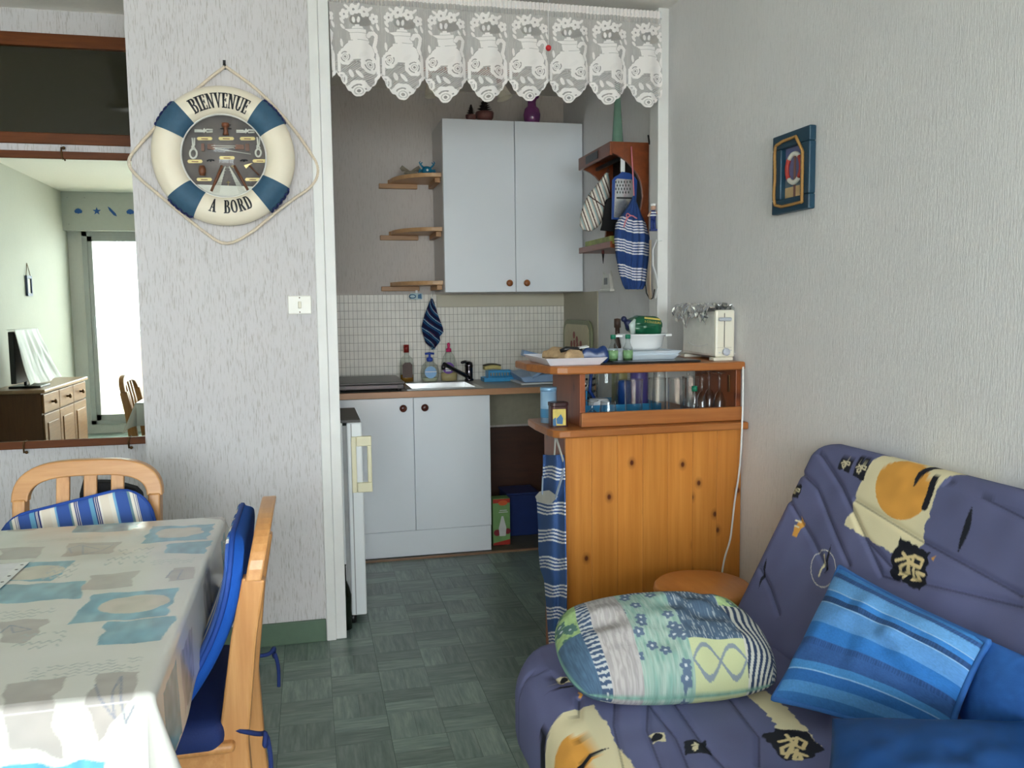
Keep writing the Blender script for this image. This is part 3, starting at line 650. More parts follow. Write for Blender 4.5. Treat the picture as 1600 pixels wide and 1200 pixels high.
# ================================================================ table and vinyl tablecloth
TX0, TX1, TY0, TY1, TZ = -1.02, -.245, 1.285, 2.355, .748
t = thing('dining_table', 'wooden dining table hidden under a sea-print tablecloth', 'table', ((TX0+TX1)/2, (TY0+TY1)/2, 0))
M_TABLE = wood('table_pine', (150, 92, 46), (110, 62, 28), (6, 60, 60), .45)
part('table_top', MB().box(TX0+.003, TX1-.003, TY0+.003, TY1-.003, TZ-.03, TZ-.001), M_TABLE, t, .004)
part('apron', MB().box(TX0+.06, TX1-.06, TY0+.06, TY1-.06, TZ-.115, TZ-.032), M_TABLE, t)
for x in (TX0+.07, TX1-.07):
    for y in (TY0+.07, TY1-.07): part('leg', MB().bar([(x, y, 0), (x, y, TZ-.031)], .055, .055, (1, 0, 0)), M_TABLE, t, .004)
OVR, OVF, OVN = .165, .145, .30
def z7(zx, zy): p = onZ(zx*.43333, 680+zy*.43333, TZ+.003); return (p[0], p[1])
def cloth_print(U, V):
    C = np.ones(U.shape+(4,)); C[..., :3] = lin((208, 208, 203))
    n = vnoise(U, V, .02, 3); n2 = vnoise(U, V*.3, .012, 5); wob = (vnoise(U, V, .025, 9)-.5)*.012; Uw, Vw = U+wob, V+(vnoise(U, V, .03, 11)-.5)*.012
    beige = [[(225, 438), (250, 390), (440, 385), (395, 428)], [(280, 565), (330, 505), (500, 488), (470, 545)], [(0, 452), (0, 408), (165, 402), (130, 445)], [(0, 745), (0, 672), (185, 660), (100, 752)], [(0, 1050), (20, 900), (240, 868), (175, 1010), (170, 1050)], [(310, 1020), (345, 860), (510, 850), (480, 940)], [(20, 350), (60, 325), (180, 318), (120, 345)], [(600, 530), (620, 480), (700, 475), (690, 520)], [(740, 300), (750, 285), (815, 283), (815, 305)]]
    teal = [[(265, 352), (300, 308), (520, 300), (480, 345)], [(505, 390), (550, 330), (775, 320), (745, 375)], [(590, 428), (610, 392), (770, 378), (735, 425)], [(20, 525), (70, 462), (270, 452), (195, 525)], [(-60, 610), (-40, 545), (305, 525), (290, 590)], [(245, 685), (345, 575), (645, 553), (605, 650)], [(350, 760), (385, 675), (640, 650), (585, 740)]]
    for P in beige: k = m_poly(Uw, Vw, [z7(*p) for p in P]); C[k, :3] = lin((176, 171, 167))*(.93+.14*n[k, None])
    for P in teal: k = m_poly(Uw, Vw, [z7(*p) for p in P]); C[k, :3] = lin((122, 166, 184))*(.74+.5*(.5*n[k, None]+.5*n2[k, None]))
    for c, rx, ry in (((650, 350), .055, .05), ((130, 495), .055, .05), ((490, 608), .06, .05)):
        k = m_ell(Uw, Vw, z7(*c), rx, ry); C[k, :3] = lin((196, 190, 178))*(.92+.16*n[k, None])
    # skirts repeat the print
    for (x, y, w, h, c) in ((.10, .12, .13, .12, 0), (.10, .30, .10, .16, 1), (.09, .62, .12, .13, 1), (.10, .98, .12, .10, 0), (.12, 1.13, .14, .10, 1)):
        k = (np.abs(Uw-(TX1+x)) < w/2) & (np.abs(Vw-(TY0+y)) < h/2) & (U > TX1); C[k, :3] = lin((112, 160, 176) if c == 0 else (178, 174, 172))*(.75+.45*n[k, None])
    k = (Vw < TY0-.09) & (Uw > -.62) & (Uw < -.30) & (V > TY0-.24); C[k, :3] = lin((96, 172, 204))*(.8+.4*n2[k, None]); k = m_ell(Uw, Vw, (-.46, TY0-.20), .05, .045) & (V < TY0); C[k, :3] = lin((200, 192, 184))
    # lines of handwriting and little sketches
    ink = np.zeros(U.shape, bool)
    for (a, b, c, d, nl) in ((130, 362, 385, 388, 4), (0, 618, 215, 668, 3), (150, 795, 520, 885, 5), (555, 440, 705, 470, 3), (100, 700, 260, 780, 4), (200, 460, 300, 520, 3), (430, 400, 560, 470, 4)):
        (x0, y0), (x1, y1) = z7(a, d), z7(c, b); yy = (V-y0)/(y1-y0)*nl; k = (U > min(x0, z7(a, b)[0])) & (U < x1) & (yy > 0) & (yy < nl) & (np.abs((yy % 1)-.5+.22*np.sin(U*420+7*np.floor(yy))) < .13) & (vnoise(U, V*0+np.floor(yy), .016, 21) > .33); ink |= k
    C[ink, :3] = lin((172, 178, 178))
    for P in ([(260, 425), (250, 408), (300, 395), (410, 393), (370, 415), (300, 430), (300, 398), (360, 410)], [(0, 715), (40, 685), (115, 700), (50, 712), (40, 685)], [(345, 900), (360, 945), (400, 975), (410, 920), (440, 870), (435, 980), (480, 950)], [(600, 515), (620, 490), (660, 485), (640, 520), (665, 520)]):
        C[d_line(U, V, [z7(*p) for p in P]) < .0014, :3] = lin((140, 146, 158))
    return C
nu, nv = 450, 690
u = np.linspace(TX0-.15, TX1+OVR, nu); v = np.linspace(TY0-OVN, TY1+OVF, nv); U, V = np.meshgrid(u, v, indexing='ij')
EX = np.clip(U, TX0, TX1); EY = np.clip(V, TY0, TY1); du, dv = U-EX, V-EY; d = np.hypot(du, dv)
nx_, ny_ = np.where(d > 0, du/np.maximum(d, 1e-9), 0), np.where(d > 0, dv/np.maximum(d, 1e-9), 0)
r0 = .012; arc = np.minimum(d, r0*math.pi/2); out = r0*np.sin(arc/r0); drop = r0*(1-np.cos(arc/r0)); rem = np.maximum(d-r0*math.pi/2, 0)
corner = (np.abs(du) > 1e-9) & (np.abs(dv) > 1e-9); ang = np.arctan2(ny_, nx_)
flare = np.where(du > 0, .02, .10)+.02*np.sin(EY*17+1)*(np.abs(du) > 0)+.06*np.sin(EX*15)*(np.abs(dv) > 0)+np.where(corner, .42*np.abs(np.sin(2*ang)), 0)
out = out+rem*np.sin(flare); drop = drop+rem*np.cos(flare)
rip = (.0012*np.sin(V*26+.5*np.sin(U*19))*np.exp(-((U+.42)/.09)**2)+.0010*np.sin(U*31+2)*np.exp(-((V-2.28)/.07)**2)+.0012*(vnoise(U, V, .05, 4)-.5))*(d == 0)
P = np.stack([EX+nx_*out, EY+ny_*out, TZ+.0035-drop+rip], -1)
tc_ = MB().grid(P, .5*cloth_print(U, V)+.5*cloth_print(U+.0011, V+.0011))
M_VINYL = vcol('printed_vinyl', .17, .12, 40, .55)
tco = solo('tablecloth', tc_, M_VINYL, 'glossy vinyl tablecloth printed with teal shells, boats and handwriting', 'tablecloth')
md = tco.modifiers.new('thick', 'SOLIDIFY'); md.thickness = .0012; md.offset = -1
# punched plastic sleeve with a sheet of paper
def sl(x, y): p = onZ(x, y, TZ+.0065); return (p[0], p[1])
q = [sl(-60, 905), sl(-10, 885), sl(46, 878), sl(0, 922), sl(-40, 950)]
ds = thing('document_sleeve', 'clear punched plastic sleeve with a printed sheet lying on the tablecloth', 'document', (q[3][0], q[3][1], TZ+.0045))
A0, A1, dd_ = np.array(sl(46, 878)), np.array(sl(-8, 926)), None
ex = (A1-A0)/np.linalg.norm(A1-A0); ey = np.array([ex[1], -ex[0]]); ey = ey if ey[0] < 0 else -ey
quad = lambda a, b, c, e: [tuple(A0+ex*a+ey*c), tuple(A0+ex*b+ey*c), tuple(A0+ex*b+ey*e), tuple(A0+ex*a+ey*e)]
part('paper', MB().prism(quad(0, .297, .018, .22), TZ+.0056, TZ+.0062), plain('printed_paper', (222, 222, 226), .4), ds)
part('punched_edge', MB().prism(quad(0, .297, 0, .018), TZ+.0056, TZ+.0064), plain('white_plastic_edge', (226, 228, 228), .3), ds)
for k in (.02, .055, .10, .14, .19, .24): part('punch_hole', MB().lathe([(.0001, 0), (.0035, 0)], tuple(A0+ex*k+ey*.009)+(TZ+.0068,), 10), M_BLACK, ds)
for k in range(5): part('text_line', MB().prism(quad(.03+.02*k, .034+.02*k, .05, .19), TZ+.0063, TZ+.0065), plain('grey_print', (120, 122, 130), .5) if 'grey_print' not in MATS else MATS['grey_print'], ds)
# ================================================================ sideboard and covered television by the left wall (in the mirror)
M_OAK = wood('honey_oak', (150, 106, 62), (118, 78, 42), (60, 6, 60), .4, None, (134, 92, 52)); M_OAKD = wood('dark_oak_side', (104, 66, 38), (80, 48, 26), (60, 60, 6), .45)
SX0, SX1, SY0, SY1, SZ = XL+.005, -2.02, -.74, .58, .70
sd = thing('sideboard', 'honey oak sideboard with three drawers over panelled doors against the left wall', 'sideboard', ((SX0+SX1)/2, (SY0+SY1)/2, 0))
part('body', MB().box(SX0, SX1-.02, SY0+.01, SY1-.01, .04, SZ-.03), M_OAKD, sd)
part('plinth', MB().box(SX0, SX1-.05, SY0+.03, SY1-.03, 0, .04), M_OAKD, sd)
part('top', MB().box(SX0, SX1+.015, SY0-.01, SY1+.01, SZ-.03, SZ), wood('pale_oak_top', (176, 142, 112), (150, 116, 86), (60, 6, 60), .3), sd, .008)
for i in range(3):
    y0 = SY0+.02+i*.43; y1 = y0+.42
    dr = part('drawer', MB().box(SX1-.02, SX1-.002, y0, y1, .51, .66), M_OAK, sd, .006)
    part('knob', MB().lathe([(.009, 0), (.008, .018), (.018, .024), (.017, .036), (.004, .04)], (SX1-.002, (y0+y1)/2, .585), 14, axis='x'), M_BRASS, dr)
    dd = part('door', MB().box(SX1-.02, SX1-.004, y0, y1, .07, .50), M_OAK, sd, .005)
    part('raised_panel', MB().box(SX1-.005, SX1+.004, y0+.07, y1-.07, .13, .43), M_OAK, dd, .008)
M_SHEET = plain('white_sheet', (232, 234, 232), .8, vary=.02)
tv = thing('television', 'black flat television on a dark stand on top of the sideboard', 'television', (-2.2, .28, SZ))
part('screen', MB().box(-2.235, -2.195, .04, .60, SZ+.05, SZ+.45), M_BLACK, tv, .006)
part('stand', MB().box(-2.31, -2.08, .15, .42, SZ+.001, SZ+.018).box(-2.225, -2.205, .27, .33, SZ+.018, SZ+.06), M_BLACK, tv, .004)
n = 70; S, Tt = np.meshgrid(np.linspace(0, 1, n), np.linspace(-1, 1, 90), indexing='ij')
sheet = np.zeros((n, 90, 3)); fold = (.030*(vnoise(S*.25+2, Tt*.5+2, .11, 4)-.5)+.018*(vnoise(S*.15+2, Tt+2, .10, 6)-.5))*np.minimum(1, S*2)
sheet[..., 0] = np.where(S < .10, -2.245+S/.10*.055, -2.19+(S-.10)*.11)+fold; sheet[..., 1] = .315-.285*Tt-.30*S**1.5*(Tt+1)*.5; sheet[..., 2] = np.where(S < .10, SZ+.463, SZ+.463-(S-.10)*.47)+.02*(vnoise(S*0+1, Tt+2, .3, 8)-.5)*S
sh = solo('dust_sheet', MB().grid(sheet), M_SHEET, 'white sheet draped over the television on the sideboard', 'cloth'); sh.modifiers.new('thick', 'SOLIDIFY').thickness = .003
hp = thing('hanging_plaque', 'small blue framed plaque hung by a string on the left wall', 'plaque', (XL, -.60, 1.42))
part('frame', MB().box(XL+.002, XL+.02, -.67, -.65, 1.44, 1.62).box(XL+.002, XL+.02, -.55, -.53, 1.44, 1.62).box(XL+.002, XL+.02, -.65, -.55, 1.44, 1.465).box(XL+.002, XL+.02, -.65, -.55, 1.595, 1.62), plain('plaque_blue', (60, 74, 104), .6), hp)
part('picture', MB().box(XL+.002, XL+.008, -.65, -.55, 1.465, 1.595), M_KNOT, hp)
part('string', MB().tube([(XL+.01, -.66, 1.62), (XL+.004, -.60, 1.73), (XL+.01, -.54, 1.62)], .003, 5), M_BRASS, hp)
# ================================================================ sink cabinet, worktop
M_KNOB = wood('dark_red_knob', (88, 38, 26), (60, 24, 18), (40, 40, 40), .3); M_KNOBL = wood('honey_knob', (166, 98, 48), (120, 64, 28), (40, 40, 40), .3)
YF = 4.349
kc = thing('sink_cabinet', 'white two-door sink base cabinet with round dark knobs', 'cabinet', (.506, 4.63, 0))
part('body', MB().box(.106, .906, YF+.02, YB-.01, .148, .842), M_LAM, kc)
part('plinth', MB().box(.106, .906, YF+.012, YF+.028, .012, .146), M_LAM, kc, .002)
for x0, x1, kx in ((.107, .5045, .452), (.5075, .9055, .562)):
    d = part('door', MB().box(x0, x1, YF, YF+.018, .150, .841), M_LAM, kc, .002)
    part('knob', MB().lathe([(.006, 0), (.007, -.012), (.018, -.018), (.019, -.025), (.012, -.031), (.002, -.032)], (kx, YF, .79), 18, axis='y'), M_KNOB, d)
M_TOP = plain('grey_worktop_laminate', (150, 148, 142), .35, vary=.06, sc=50)
wt = thing('worktop', 'grey laminate kitchen worktop with a pale wood front edge', 'worktop', (.79, 4.63, .845))
SX_0, SX_1, SY_0, SY_1 = .50, .86, 4.42, 4.78
part('surface', MB().box(.101, SX_0, 4.345, YB-.006, .845, .875).box(SX_1, XR-.008, 4.345, YB-.006, .845, .875).box(SX_0, SX_1, 4.345, SY_0, .845, .875).box(SX_0, SX_1, SY_1, YB-.006, .845, .875), M_TOP, wt)
part('wood_edge', MB().box(.101, XR-.008, 4.328, 4.345, .8445, .876), wood('beech_edge', (190, 142, 104), (170, 122, 86), (5, 40, 40), .4), wt, .002)
sk = thing('kitchen_sink', 'inset stainless steel sink bowl under the mixer tap', 'sink', (.68, 4.6, .845))
b = MB()
for x0, x1, y0, y1 in ((SX_0-.02, SX_1+.02, SY_0-.02, SY_0+.012), (SX_0-.02, SX_1+.02, SY_1-.012, SY_1+.10), (SX_0-.02, SX_0+.012, SY_0, SY_1), (SX_1-.012, SX_1+.02, SY_0, SY_1)): b.box(x0, x1, y0, y1, .8755, .879)
part('rim', b, M_STEEL, sk, .001)
b = MB(); i0, i1, j0, j1, zb = SX_0+.011, SX_1-.011, SY_0+.011, SY_1-.011, .855-.13
b.add([(i0, j0, .878), (i1, j0, .878), (i1, j1, .878), (i0, j1, .878), (i0+.02, j0+.02, zb), (i1-.02, j0+.02, zb), (i1-.02, j1-.02, zb), (i0+.02, j1-.02, zb)], [(0, 1, 5, 4), (1, 2, 6, 5), (2, 3, 7, 6), (3, 0, 4, 7), (4, 5, 6, 7)])
part('bowl', b, M_STEEL, sk)
tp = thing('mixer_tap', 'dark chrome single-lever mixer tap with a long swivel spout', 'tap', (.882, 4.81, .879))
M_DCH = plain('dark_chrome', (96, 92, 98), .12, 1.)
bx, by = .882, 4.81
part('tap_body', MB().lathe([(.026, 0), (.026, .01), (.022, .014), (.022, .075), (.024, .085), (.020, .105), (.004, .112)], (bx, by, .879), 20), M_DCH, tp)
e = onY(694, 569, 4.60); part('spout', MB().tube([(bx, by-.01, .895), (bx-.04, by-.06, .92), ((bx+e[0])/2, (by+4.6)/2, .945), (e[0], 4.60, e[2]), (e[0]-.006, 4.592, e[2]-.012), (e[0]-.006, 4.59, e[2]-.03)], [.011, .012, .0115, .011, .012, .011], 10), M_DCH, tp)
part('lever', MB().tube([(bx, by, .982), (bx-.03, by-.05, .992), (bx-.055, by-.085, .990)], [.011, .009, .008], 8), M_DCH, tp)
hb = thing('hotplate', 'dark brown portable hotplate with closed lid on the worktop', 'hotplate', (.31, 4.6, .876))
M_HOB = plain('dark_brown_enamel', (46, 36, 38), .3, spec=.5)
part('lid', MB().box(.128, .468, 4.375, 4.84, .912, .922), plain('lid_grey_brown', (80, 75, 73), .35), hb, .003)
part('base', MB().box(.132, .464, 4.38, 4.835, .886, .911), M_HOB, hb, .003)
for x in (.16, .44):
    for y in (4.41, 4.80): part('foot', MB().lathe([(.012, 0), (.012, .010)], (x, y, .876), 10), M_BLACK, hb)
part('front_strip', MB().box(.17, .43, 4.3765, 4.381, .893, .906), plain('hotplate_strip', (86, 66, 74), .3), hb, .001)
# ================================================================ bottles by the sink
def bottle_glass(name, tint): return glass(name, tint, .5, .05)
x, y = onZ(636, 598, .879)[:2]; z = .8795
M_CLEAR = bottle_glass('clear_bottle', (.90, .92, .90))
rb = thing('spirit_bottle', 'flat glass bottle with a red cap, dark label and amber liquid by the sink', 'bottle', (x, y, z))
fl = dict(seg=24, sx=1., sy=.55)
part('bottle_glass', MB().lathe([(.001, 0), (.039, .002), (.040, .11), (.034, .135), (.014, .155), (.0125, .175), (.001, .175)], (x, y, z), **fl), M_CLEAR, rb)
part('liquid', MB().lathe([(.001, .004), (.036, .005), (.036, .045), (.001, .045)], (x, y, z), **fl), plain('amber_rum', (150, 104, 30), .1), rb)
part('label_print', MB().prism([(x-.026, z+.03), (x+.03, z+.03), (x+.03, z+.10), (x+.018, z+.115), (x-.012, z+.115), (x-.026, z+.10)], y-.0235, y-.022, 'y'), plain('dark_brown_label', (68, 40, 28), .5), rb)
part('cap', MB().lathe([(.0155, 0), (.0155, .043), (.001, .044)], (x, y, z+.170), 16), plain('red_cap', (128, 30, 24), .35), rb)
x, y = onZ(672, 597, .879)[:2]
so = thing('soap_dispenser', 'clear round soap bottle with a blue pump and pale blue label', 'bottle', (x, y, z))
part('bottle_glass', MB().lathe([(.001, 0), (.040, .002), (.052, .03), (.054, .06), (.044, .095), (.02, .118), (.001, .118)], (x, y, z), 24, sy=.6), M_CLEAR, so)
part('liquid', MB().lathe([(.001, .003), (.037, .004), (.045, .025), (.001, .025)], (x, y, z), 24, sy=.6), plain('soap_liquid', (196, 198, 172), .2), so)
part('label_print', MB().lathe([(.001, 0), (.034, 0)], (x, y-.0335, z+.057), 24, axis='y'), plain('pale_blue_label', (120, 166, 210), .4), so)
part('label_stripe', MB().box(x-.03, x+.033, y-.0345, y-.0338, z+.058, z+.062), M_WHITE, so)
part('pump', MB().lathe([(.014, 0), (.019, .008), (.018, .02), (.007, .026), (.006, .042)], (x, y, z+.116), 16).tube([(x-.026, y, z+.160), (x, y, z+.163), (x+.026, y, z+.160)], .006, 8), plain('blue_pump', (44, 72, 166), .35), so)
x, y = onZ(702, 596, .879)[:2]
di = thing('dish_soap_bottle', 'tall clear washing-up liquid bottle with a pink cap and purple label', 'bottle', (x, y, z))
part('bottle_glass', MB().lathe([(.001, 0), (.048, .002), (.050, .05), (.046, .10), (.034, .14), (.016, .17), (.001, .17)], (x, y, z), 24, sy=.55), M_CLEAR, di)
part('liquid', MB().lathe([(.001, .004), (.045, .005), (.046, .05), (.001, .05)], (x, y, z), 24, sy=.55), plain('pale_soap', (196, 176, 130), .2), di)
part('label_print', MB().lathe([(.001, 0), (.033, 0)], (x-.008, y-.029, z+.078), 24, axis='y', sx=1, sy=1), plain('purple_label', (104, 56, 150), .4), di)
part('label_text', MB().box(x-.028, x+.012, y-.0305, y-.0295, z+.070, z+.080).box(x-.024, x+.006, y-.0305, y-.0295, z+.060, z+.066), M_WHITE, di)
part('cap', MB().lathe([(.015, 0), (.015, .018), (.007, .022), (.009, .035), (.010, .044), (.004, .052)], (x, y, z+.168), 16), plain('pink_cap', (190, 28, 96), .35), di)
# blue sponge basket
x, y = onZ(778, 594, .879)[:2]; z = .876
M_CYAN = plain('cyan_plastic', (52, 150, 204), .35)
bk = thing('sponge_basket', 'cyan plastic sponge basket on a matching tray beside the tap', 'basket', (x, y, z))
part('tray', MB().box(x-.085, x+.085, y-.05, y+.05, z, z+.004).box(x-.09, x+.09, y-.055, y-.05, z, z+.022).box(x-.09, x+.09, y+.05, y+.055, z, z+.022).box(x-.09, x-.085, y-.05, y+.05, z, z+.022).box(x+.085, x+.09, y-.05, y+.05, z, z+.022), M_CYAN, bk)
b = MB().box(x-.06, x+.075, y-.04, y+.04, z+.005, z+.010)
for k in range(9): xx = x-.06+k*.0165; b.box(xx, xx+.006, y-.043, y-.039, z+.01, z+.055)
for k in range(9): xx = x-.06+k*.0165; b.box(xx, xx+.006, y+.039, y+.043, z+.01, z+.055)
b.box(x-.062, x+.077, y-.044, y-.038, z+.05, z+.06).box(x-.062, x+.077, y+.038, y+.044, z+.05, z+.06).box(x-.064, x-.058, y-.044, y+.044, z+.01, z+.06).box(x+.073, x+.079, y-.044, y+.044, z+.01, z+.06)
b.box(x-.062, x+.077, y-.043, y-.040, z+.026, z+.032)
part('basket', b, M_CYAN, bk)
spg = MB().rbox(.048, .03, .011, .006, (8, 2, 1), None, lambda P: P+np.stack([0*P[..., 0]+x-.035, 0*P[..., 0]+y-.005, z+.074+.012*np.cos(P[..., 0]*24)-.004], -1))
sp = thing('sponge', 'worn yellow sponge with a dark scouring face on the cyan basket', 'sponge', (x-.035, y, z+.062))
part('foam', spg, plain('foam_yellow', (190, 176, 116), .9, bump=.5, sc=150), sp, merge=True)
part('scourer', MB().rbox(.048, .03, .003, .002, (8, 2, 1), None, lambda P: P+np.stack([0*P[..., 0]+x-.035, 0*P[..., 0]+y-.005, z+.089+.012*np.cos(P[..., 0]*24)-.004], -1)), plain('scourer_dark', (70, 66, 48), .95, bump=.6, sc=200), sp, merge=True)
# pale blue drainer at the right end of the worktop
M_PBL = plain('pale_blue_plastic', (146, 176, 214), .4)
x, y = 1.235, 4.60
dr = thing('dish_drainer', 'pale blue plastic dish drainer with sloping flap at the worktop end', 'dish drainer', (x, y, .876))
part('drip_tray', MB().box(x-.13, x+.16, y-.13, y+.16, .8765, .886), M_WHITE, dr, .003)
part('rack', MB().add([(x-.11, y-.12, .888), (x+.14, y-.12, .888), (x+.14, y+.14, .888), (x-.11, y+.14, .888), (x-.13, y-.12, .915), (x+.16, y-.12, .945), (x+.16, y+.14, .965), (x-.13, y+.14, .935)], [(0, 3, 2, 1), (4, 5, 6, 7), (0, 1, 5, 4), (1, 2, 6, 5), (2, 3, 7, 6), (3, 0, 4, 7)]), M_PBL, dr, .006)
part('flap', MB().obox((x+.02, y-.06, .965), (.085, 0, .05), (0, .07, .0), (-.004, 0, .006)), M_PBL, dr, .003)
p_ = onY(828, 554, 4.7); part('handle_tip', MB().obox((p_[0], 4.7, p_[2]), (.045, 0, -.012), (0, .03, 0), (.003, 0, .016)), M_PBL, dr, .004)
# decorative tray on the side wall
ty0, ty1, tz0, tz1 = float(onX(926, 520, 1.478)[1]), float(onX(882, 520, 1.478)[1]), .90, float(onX(905, 500, 1.478)[2])
def rrect(x0, x1, y0, y1, r, n=6):
    o = []
    for cx, cy, a in ((x1-r, y1-r, 0), (x0+r, y1-r, 90), (x0+r, y0+r, 180), (x1-r, y0+r, 270)):
        o += [(cx+r*math.cos(math.radians(a+90*i/n)), cy+r*math.sin(math.radians(a+90*i/n))) for i in range(n+1)]
    return o
dt = thing('painted_tray', 'olive rimmed rounded tray with red flowers propped against the side splashback', 'tray', (1.478, (ty0+ty1)/2, tz0))
part('rim', MB().prism(rrect(ty0, ty1, tz0, tz1, .07), 1.470, 1.482, 'x'), plain('olive_rim', (134, 138, 104), .4), dt, .004)
part('panel', MB().prism(rrect(ty0+.04, ty1-.04, tz0+.03, tz1-.025, .05), 1.467, 1.471, 'x'), plain('cream_tray', (196, 186, 150), .4), dt)
fl_ = MB(); mids = ((ty0+ty1)/2, (tz0+tz1)/2)
for k in range(14):
    a, r = k*2.4, .02+.006*k; fl_.lathe([(.0001, 0), (.022, 0)], (1.4665-.0001*k, mids[0]+r*1.3*math.cos(a), mids[1]+r*.9*math.sin(a)), 8, axis='x')
part('flowers', fl_, plain('muted_red', (150, 72, 60), .5), dt)
# ================================================================ wall cabinet and things on it
UX0, UX1, UZ0, UZ1, UYF = .712, 1.484, 1.378, 2.288, 4.55
uc = thing('wall_cabinet', 'white two-door wall cabinet with honey wood knobs above the sink', 'cabinet', ((UX0+UX1)/2, 4.74, UZ0))
part('body', MB().box(UX0, UX1, UYF+.02, YB-.001, UZ0, UZ1), plain('cabinet_side_white', (206, 204, 202), .4, vary=.01), uc, .002)
um = float(onY(805, 320, UYF)[0])
for x0, x1, kx in ((UX0+.001, um-.0015, onY(795, 442, UYF)[0]), (um+.0015, UX1-.001, onY(822, 441, UYF)[0])):
    d = part('door', MB().box(x0, x1, UYF, UYF+.018, UZ0+.001, UZ1-.001), M_LAM, uc, .002)
    part('knob', MB().lathe([(.006, 0), (.007, -.012), (.017, -.018), (.018, -.024), (.011, -.030), (.002, -.031)], (kx, UYF, 1.426), 18, axis='y'), M_KNOBL, d)
vp = onY(831, 172, 4.64)
vs = thing('purple_vase', 'small purple glass vase with a ruffled rim on the wall cabinet', 'vase', (vp[0], 4.64, UZ1))
M_PURP = plain('purple_glass', (120, 62, 118), .15, spec=.6)
part('vase_body', MB().lathe([(.001, 0), (.036, 0), (.044, .03), (.047, .055), (.040, .085), (.024, .10), (.022, .122), (.028, .14), (.036, .150), (.034, .150), (.020, .128), (.001, .12)], (vp[0], 4.64, UZ1), 28), M_PURP, vs)
part('ruffled_rim', MB().tube([(vp[0]+(.034+.005*math.sin(8*a))*math.cos(a), 4.64+(.034+.005*math.sin(8*a))*math.sin(a), UZ1+.150+.004*math.cos(8*a)) for a in np.linspace(0, 2*math.pi, 49)[:-1]], .003, 6, closed=True), M_PURP, vs)
M_CONE = plain('dark_pinecone', (44, 30, 26), .8); M_POT = plain('reddish_pot', (112, 70, 66), .5, vary=.2)
for (px_, py_, s, lab) in ((757, 172, 1., 'large open dark pine cone in a reddish pot on the wall cabinet'), (736, 180, .6, 'small dark pine cone in a reddish pot on the wall cabinet')):
    c = onY(px_, py_, 4.62 if s == 1. else 4.60); pc = thing('pine_cone', lab, 'pine cone', (c[0], c[1], UZ1))
    part('pot', MB().lathe([(.001, 0), (.03*s, 0), (.047*s, .025*s), (.05*s, .05*s), (.045*s, .055*s), (.001, .05*s)], (c[0], c[1], UZ1), 18), M_POT, pc)
    cone = MB(); hh = .125*s if s == 1. else .085
    cone.lathe([(.001, .05*s), (.018*s, .055*s), (.012*s, hh-.02*s), (.001, hh)], (c[0], c[1], UZ1), 10)
    for k in range(46):
        f = k/46; a = k*2.39996; zz = UZ1+.052*s+(hh-.055*s)*f; r = (.043*(1-f)+.006)*s
        cone.add([(c[0]+.008*s*math.cos(a+1.2), c[1]+.008*s*math.sin(a+1.2), zz), (c[0]+.008*s*math.cos(a-1.2), c[1]+.008*s*math.sin(a-1.2), zz), (c[0]+r*math.cos(a), c[1]+r*math.sin(a), zz+.010*s), (c[0]+.004*s*math.cos(a), c[1]+.004*s*math.sin(a), zz+.012*s)], [(0, 1, 2), (1, 3, 2), (3, 0, 2), (0, 3, 1)])
    part('cone', cone, M_CONE, pc)
# ================================================================ three corner shelves
M_SHELF = wood('pale_beech_shelf', (196, 156, 112), (172, 130, 86), (5, 50, 50), .4); M_SHD = wood('shelf_batten', (176, 132, 86), (150, 106, 62), (5, 50, 50), .45)
for k, lab in enumerate(('corner shelf beside the wall cabinet holding a blue crab', 'bare corner shelf midway up the side of the wall cabinet', 'corner shelf just above the mosaic tiles with a towel below')):
    zb_ = 1.994-.2865*k
    cs_ = thing('corner_shelf', lab, 'shelf', (.60, 4.80, zb_-.03), group='corner shelves beside the wall cabinet')
    arc = [(.712, YB-.001), (.455, YB-.001), (.465, 4.90)]+[(.712-.247*math.cos(a), 4.90-.29*math.sin(a)**1.0) for a in np.linspace(.1, math.pi/2, 14)]
    part('board', MB().prism(arc, zb_, zb_+.022), M_SHELF, cs_, .002)
    part('batten', MB().box(.405, .62, YB-.03, YB-.001, zb_-.027, zb_-.0005), M_SHD, cs_, .002)
    part('side_bracket', MB().box(.682, .711, 4.64, YB-.032, zb_-.027, zb_-.0005), M_SHD, cs_, .002)
# ornaments on the top shelf
zt = 1.994+.022
M_SHELL = plain('grey_shell', (128, 120, 104), .7, vary=.2)
c = np.array([onY(641, 265, 4.74)[0], 4.74, zt])
orn = thing('bow_ornament', 'grey-beige bow shaped shell ornament on the top corner shelf', 'ornament', c)
part('lower_lobe', MB().ball(c+[0, 0, .013], .022, 14, sx=1.6, sy=.8, sz=.55), M_SHELL, orn)
for s in (-1, 1): part('wing', MB().add([c+[0, -.012, .020], c+[s*.045, -.014, .052], c+[s*.058, -.004, .036], c+[s*.045, .004, .022], c+[0, .012, .024], c+[s*.035, .006, .048]], [(0, 1, 2), (0, 2, 3), (4, 5, 1, 0), (4, 3, 2), (4, 2, 5), (5, 2, 1), (0, 3, 4)]), M_SHELL, orn)
M_CRAB = plain('turquoise_crab', (24, 116, 150), .3)
c = np.array([onY(667, 262, 4.72)[0], 4.72, zt])
cr = thing('crab_figurine', 'turquoise crab figurine with raised claws on the top corner shelf', 'figurine', c)
part('body', MB().ball(c+[0, 0, .026], .026, 14, sx=1.15, sy=.8, sz=.9), M_CRAB, cr)
part('belly_spot', MB().ball(c+[0, -.02, .026], .007, 8), M_WHITE, cr)
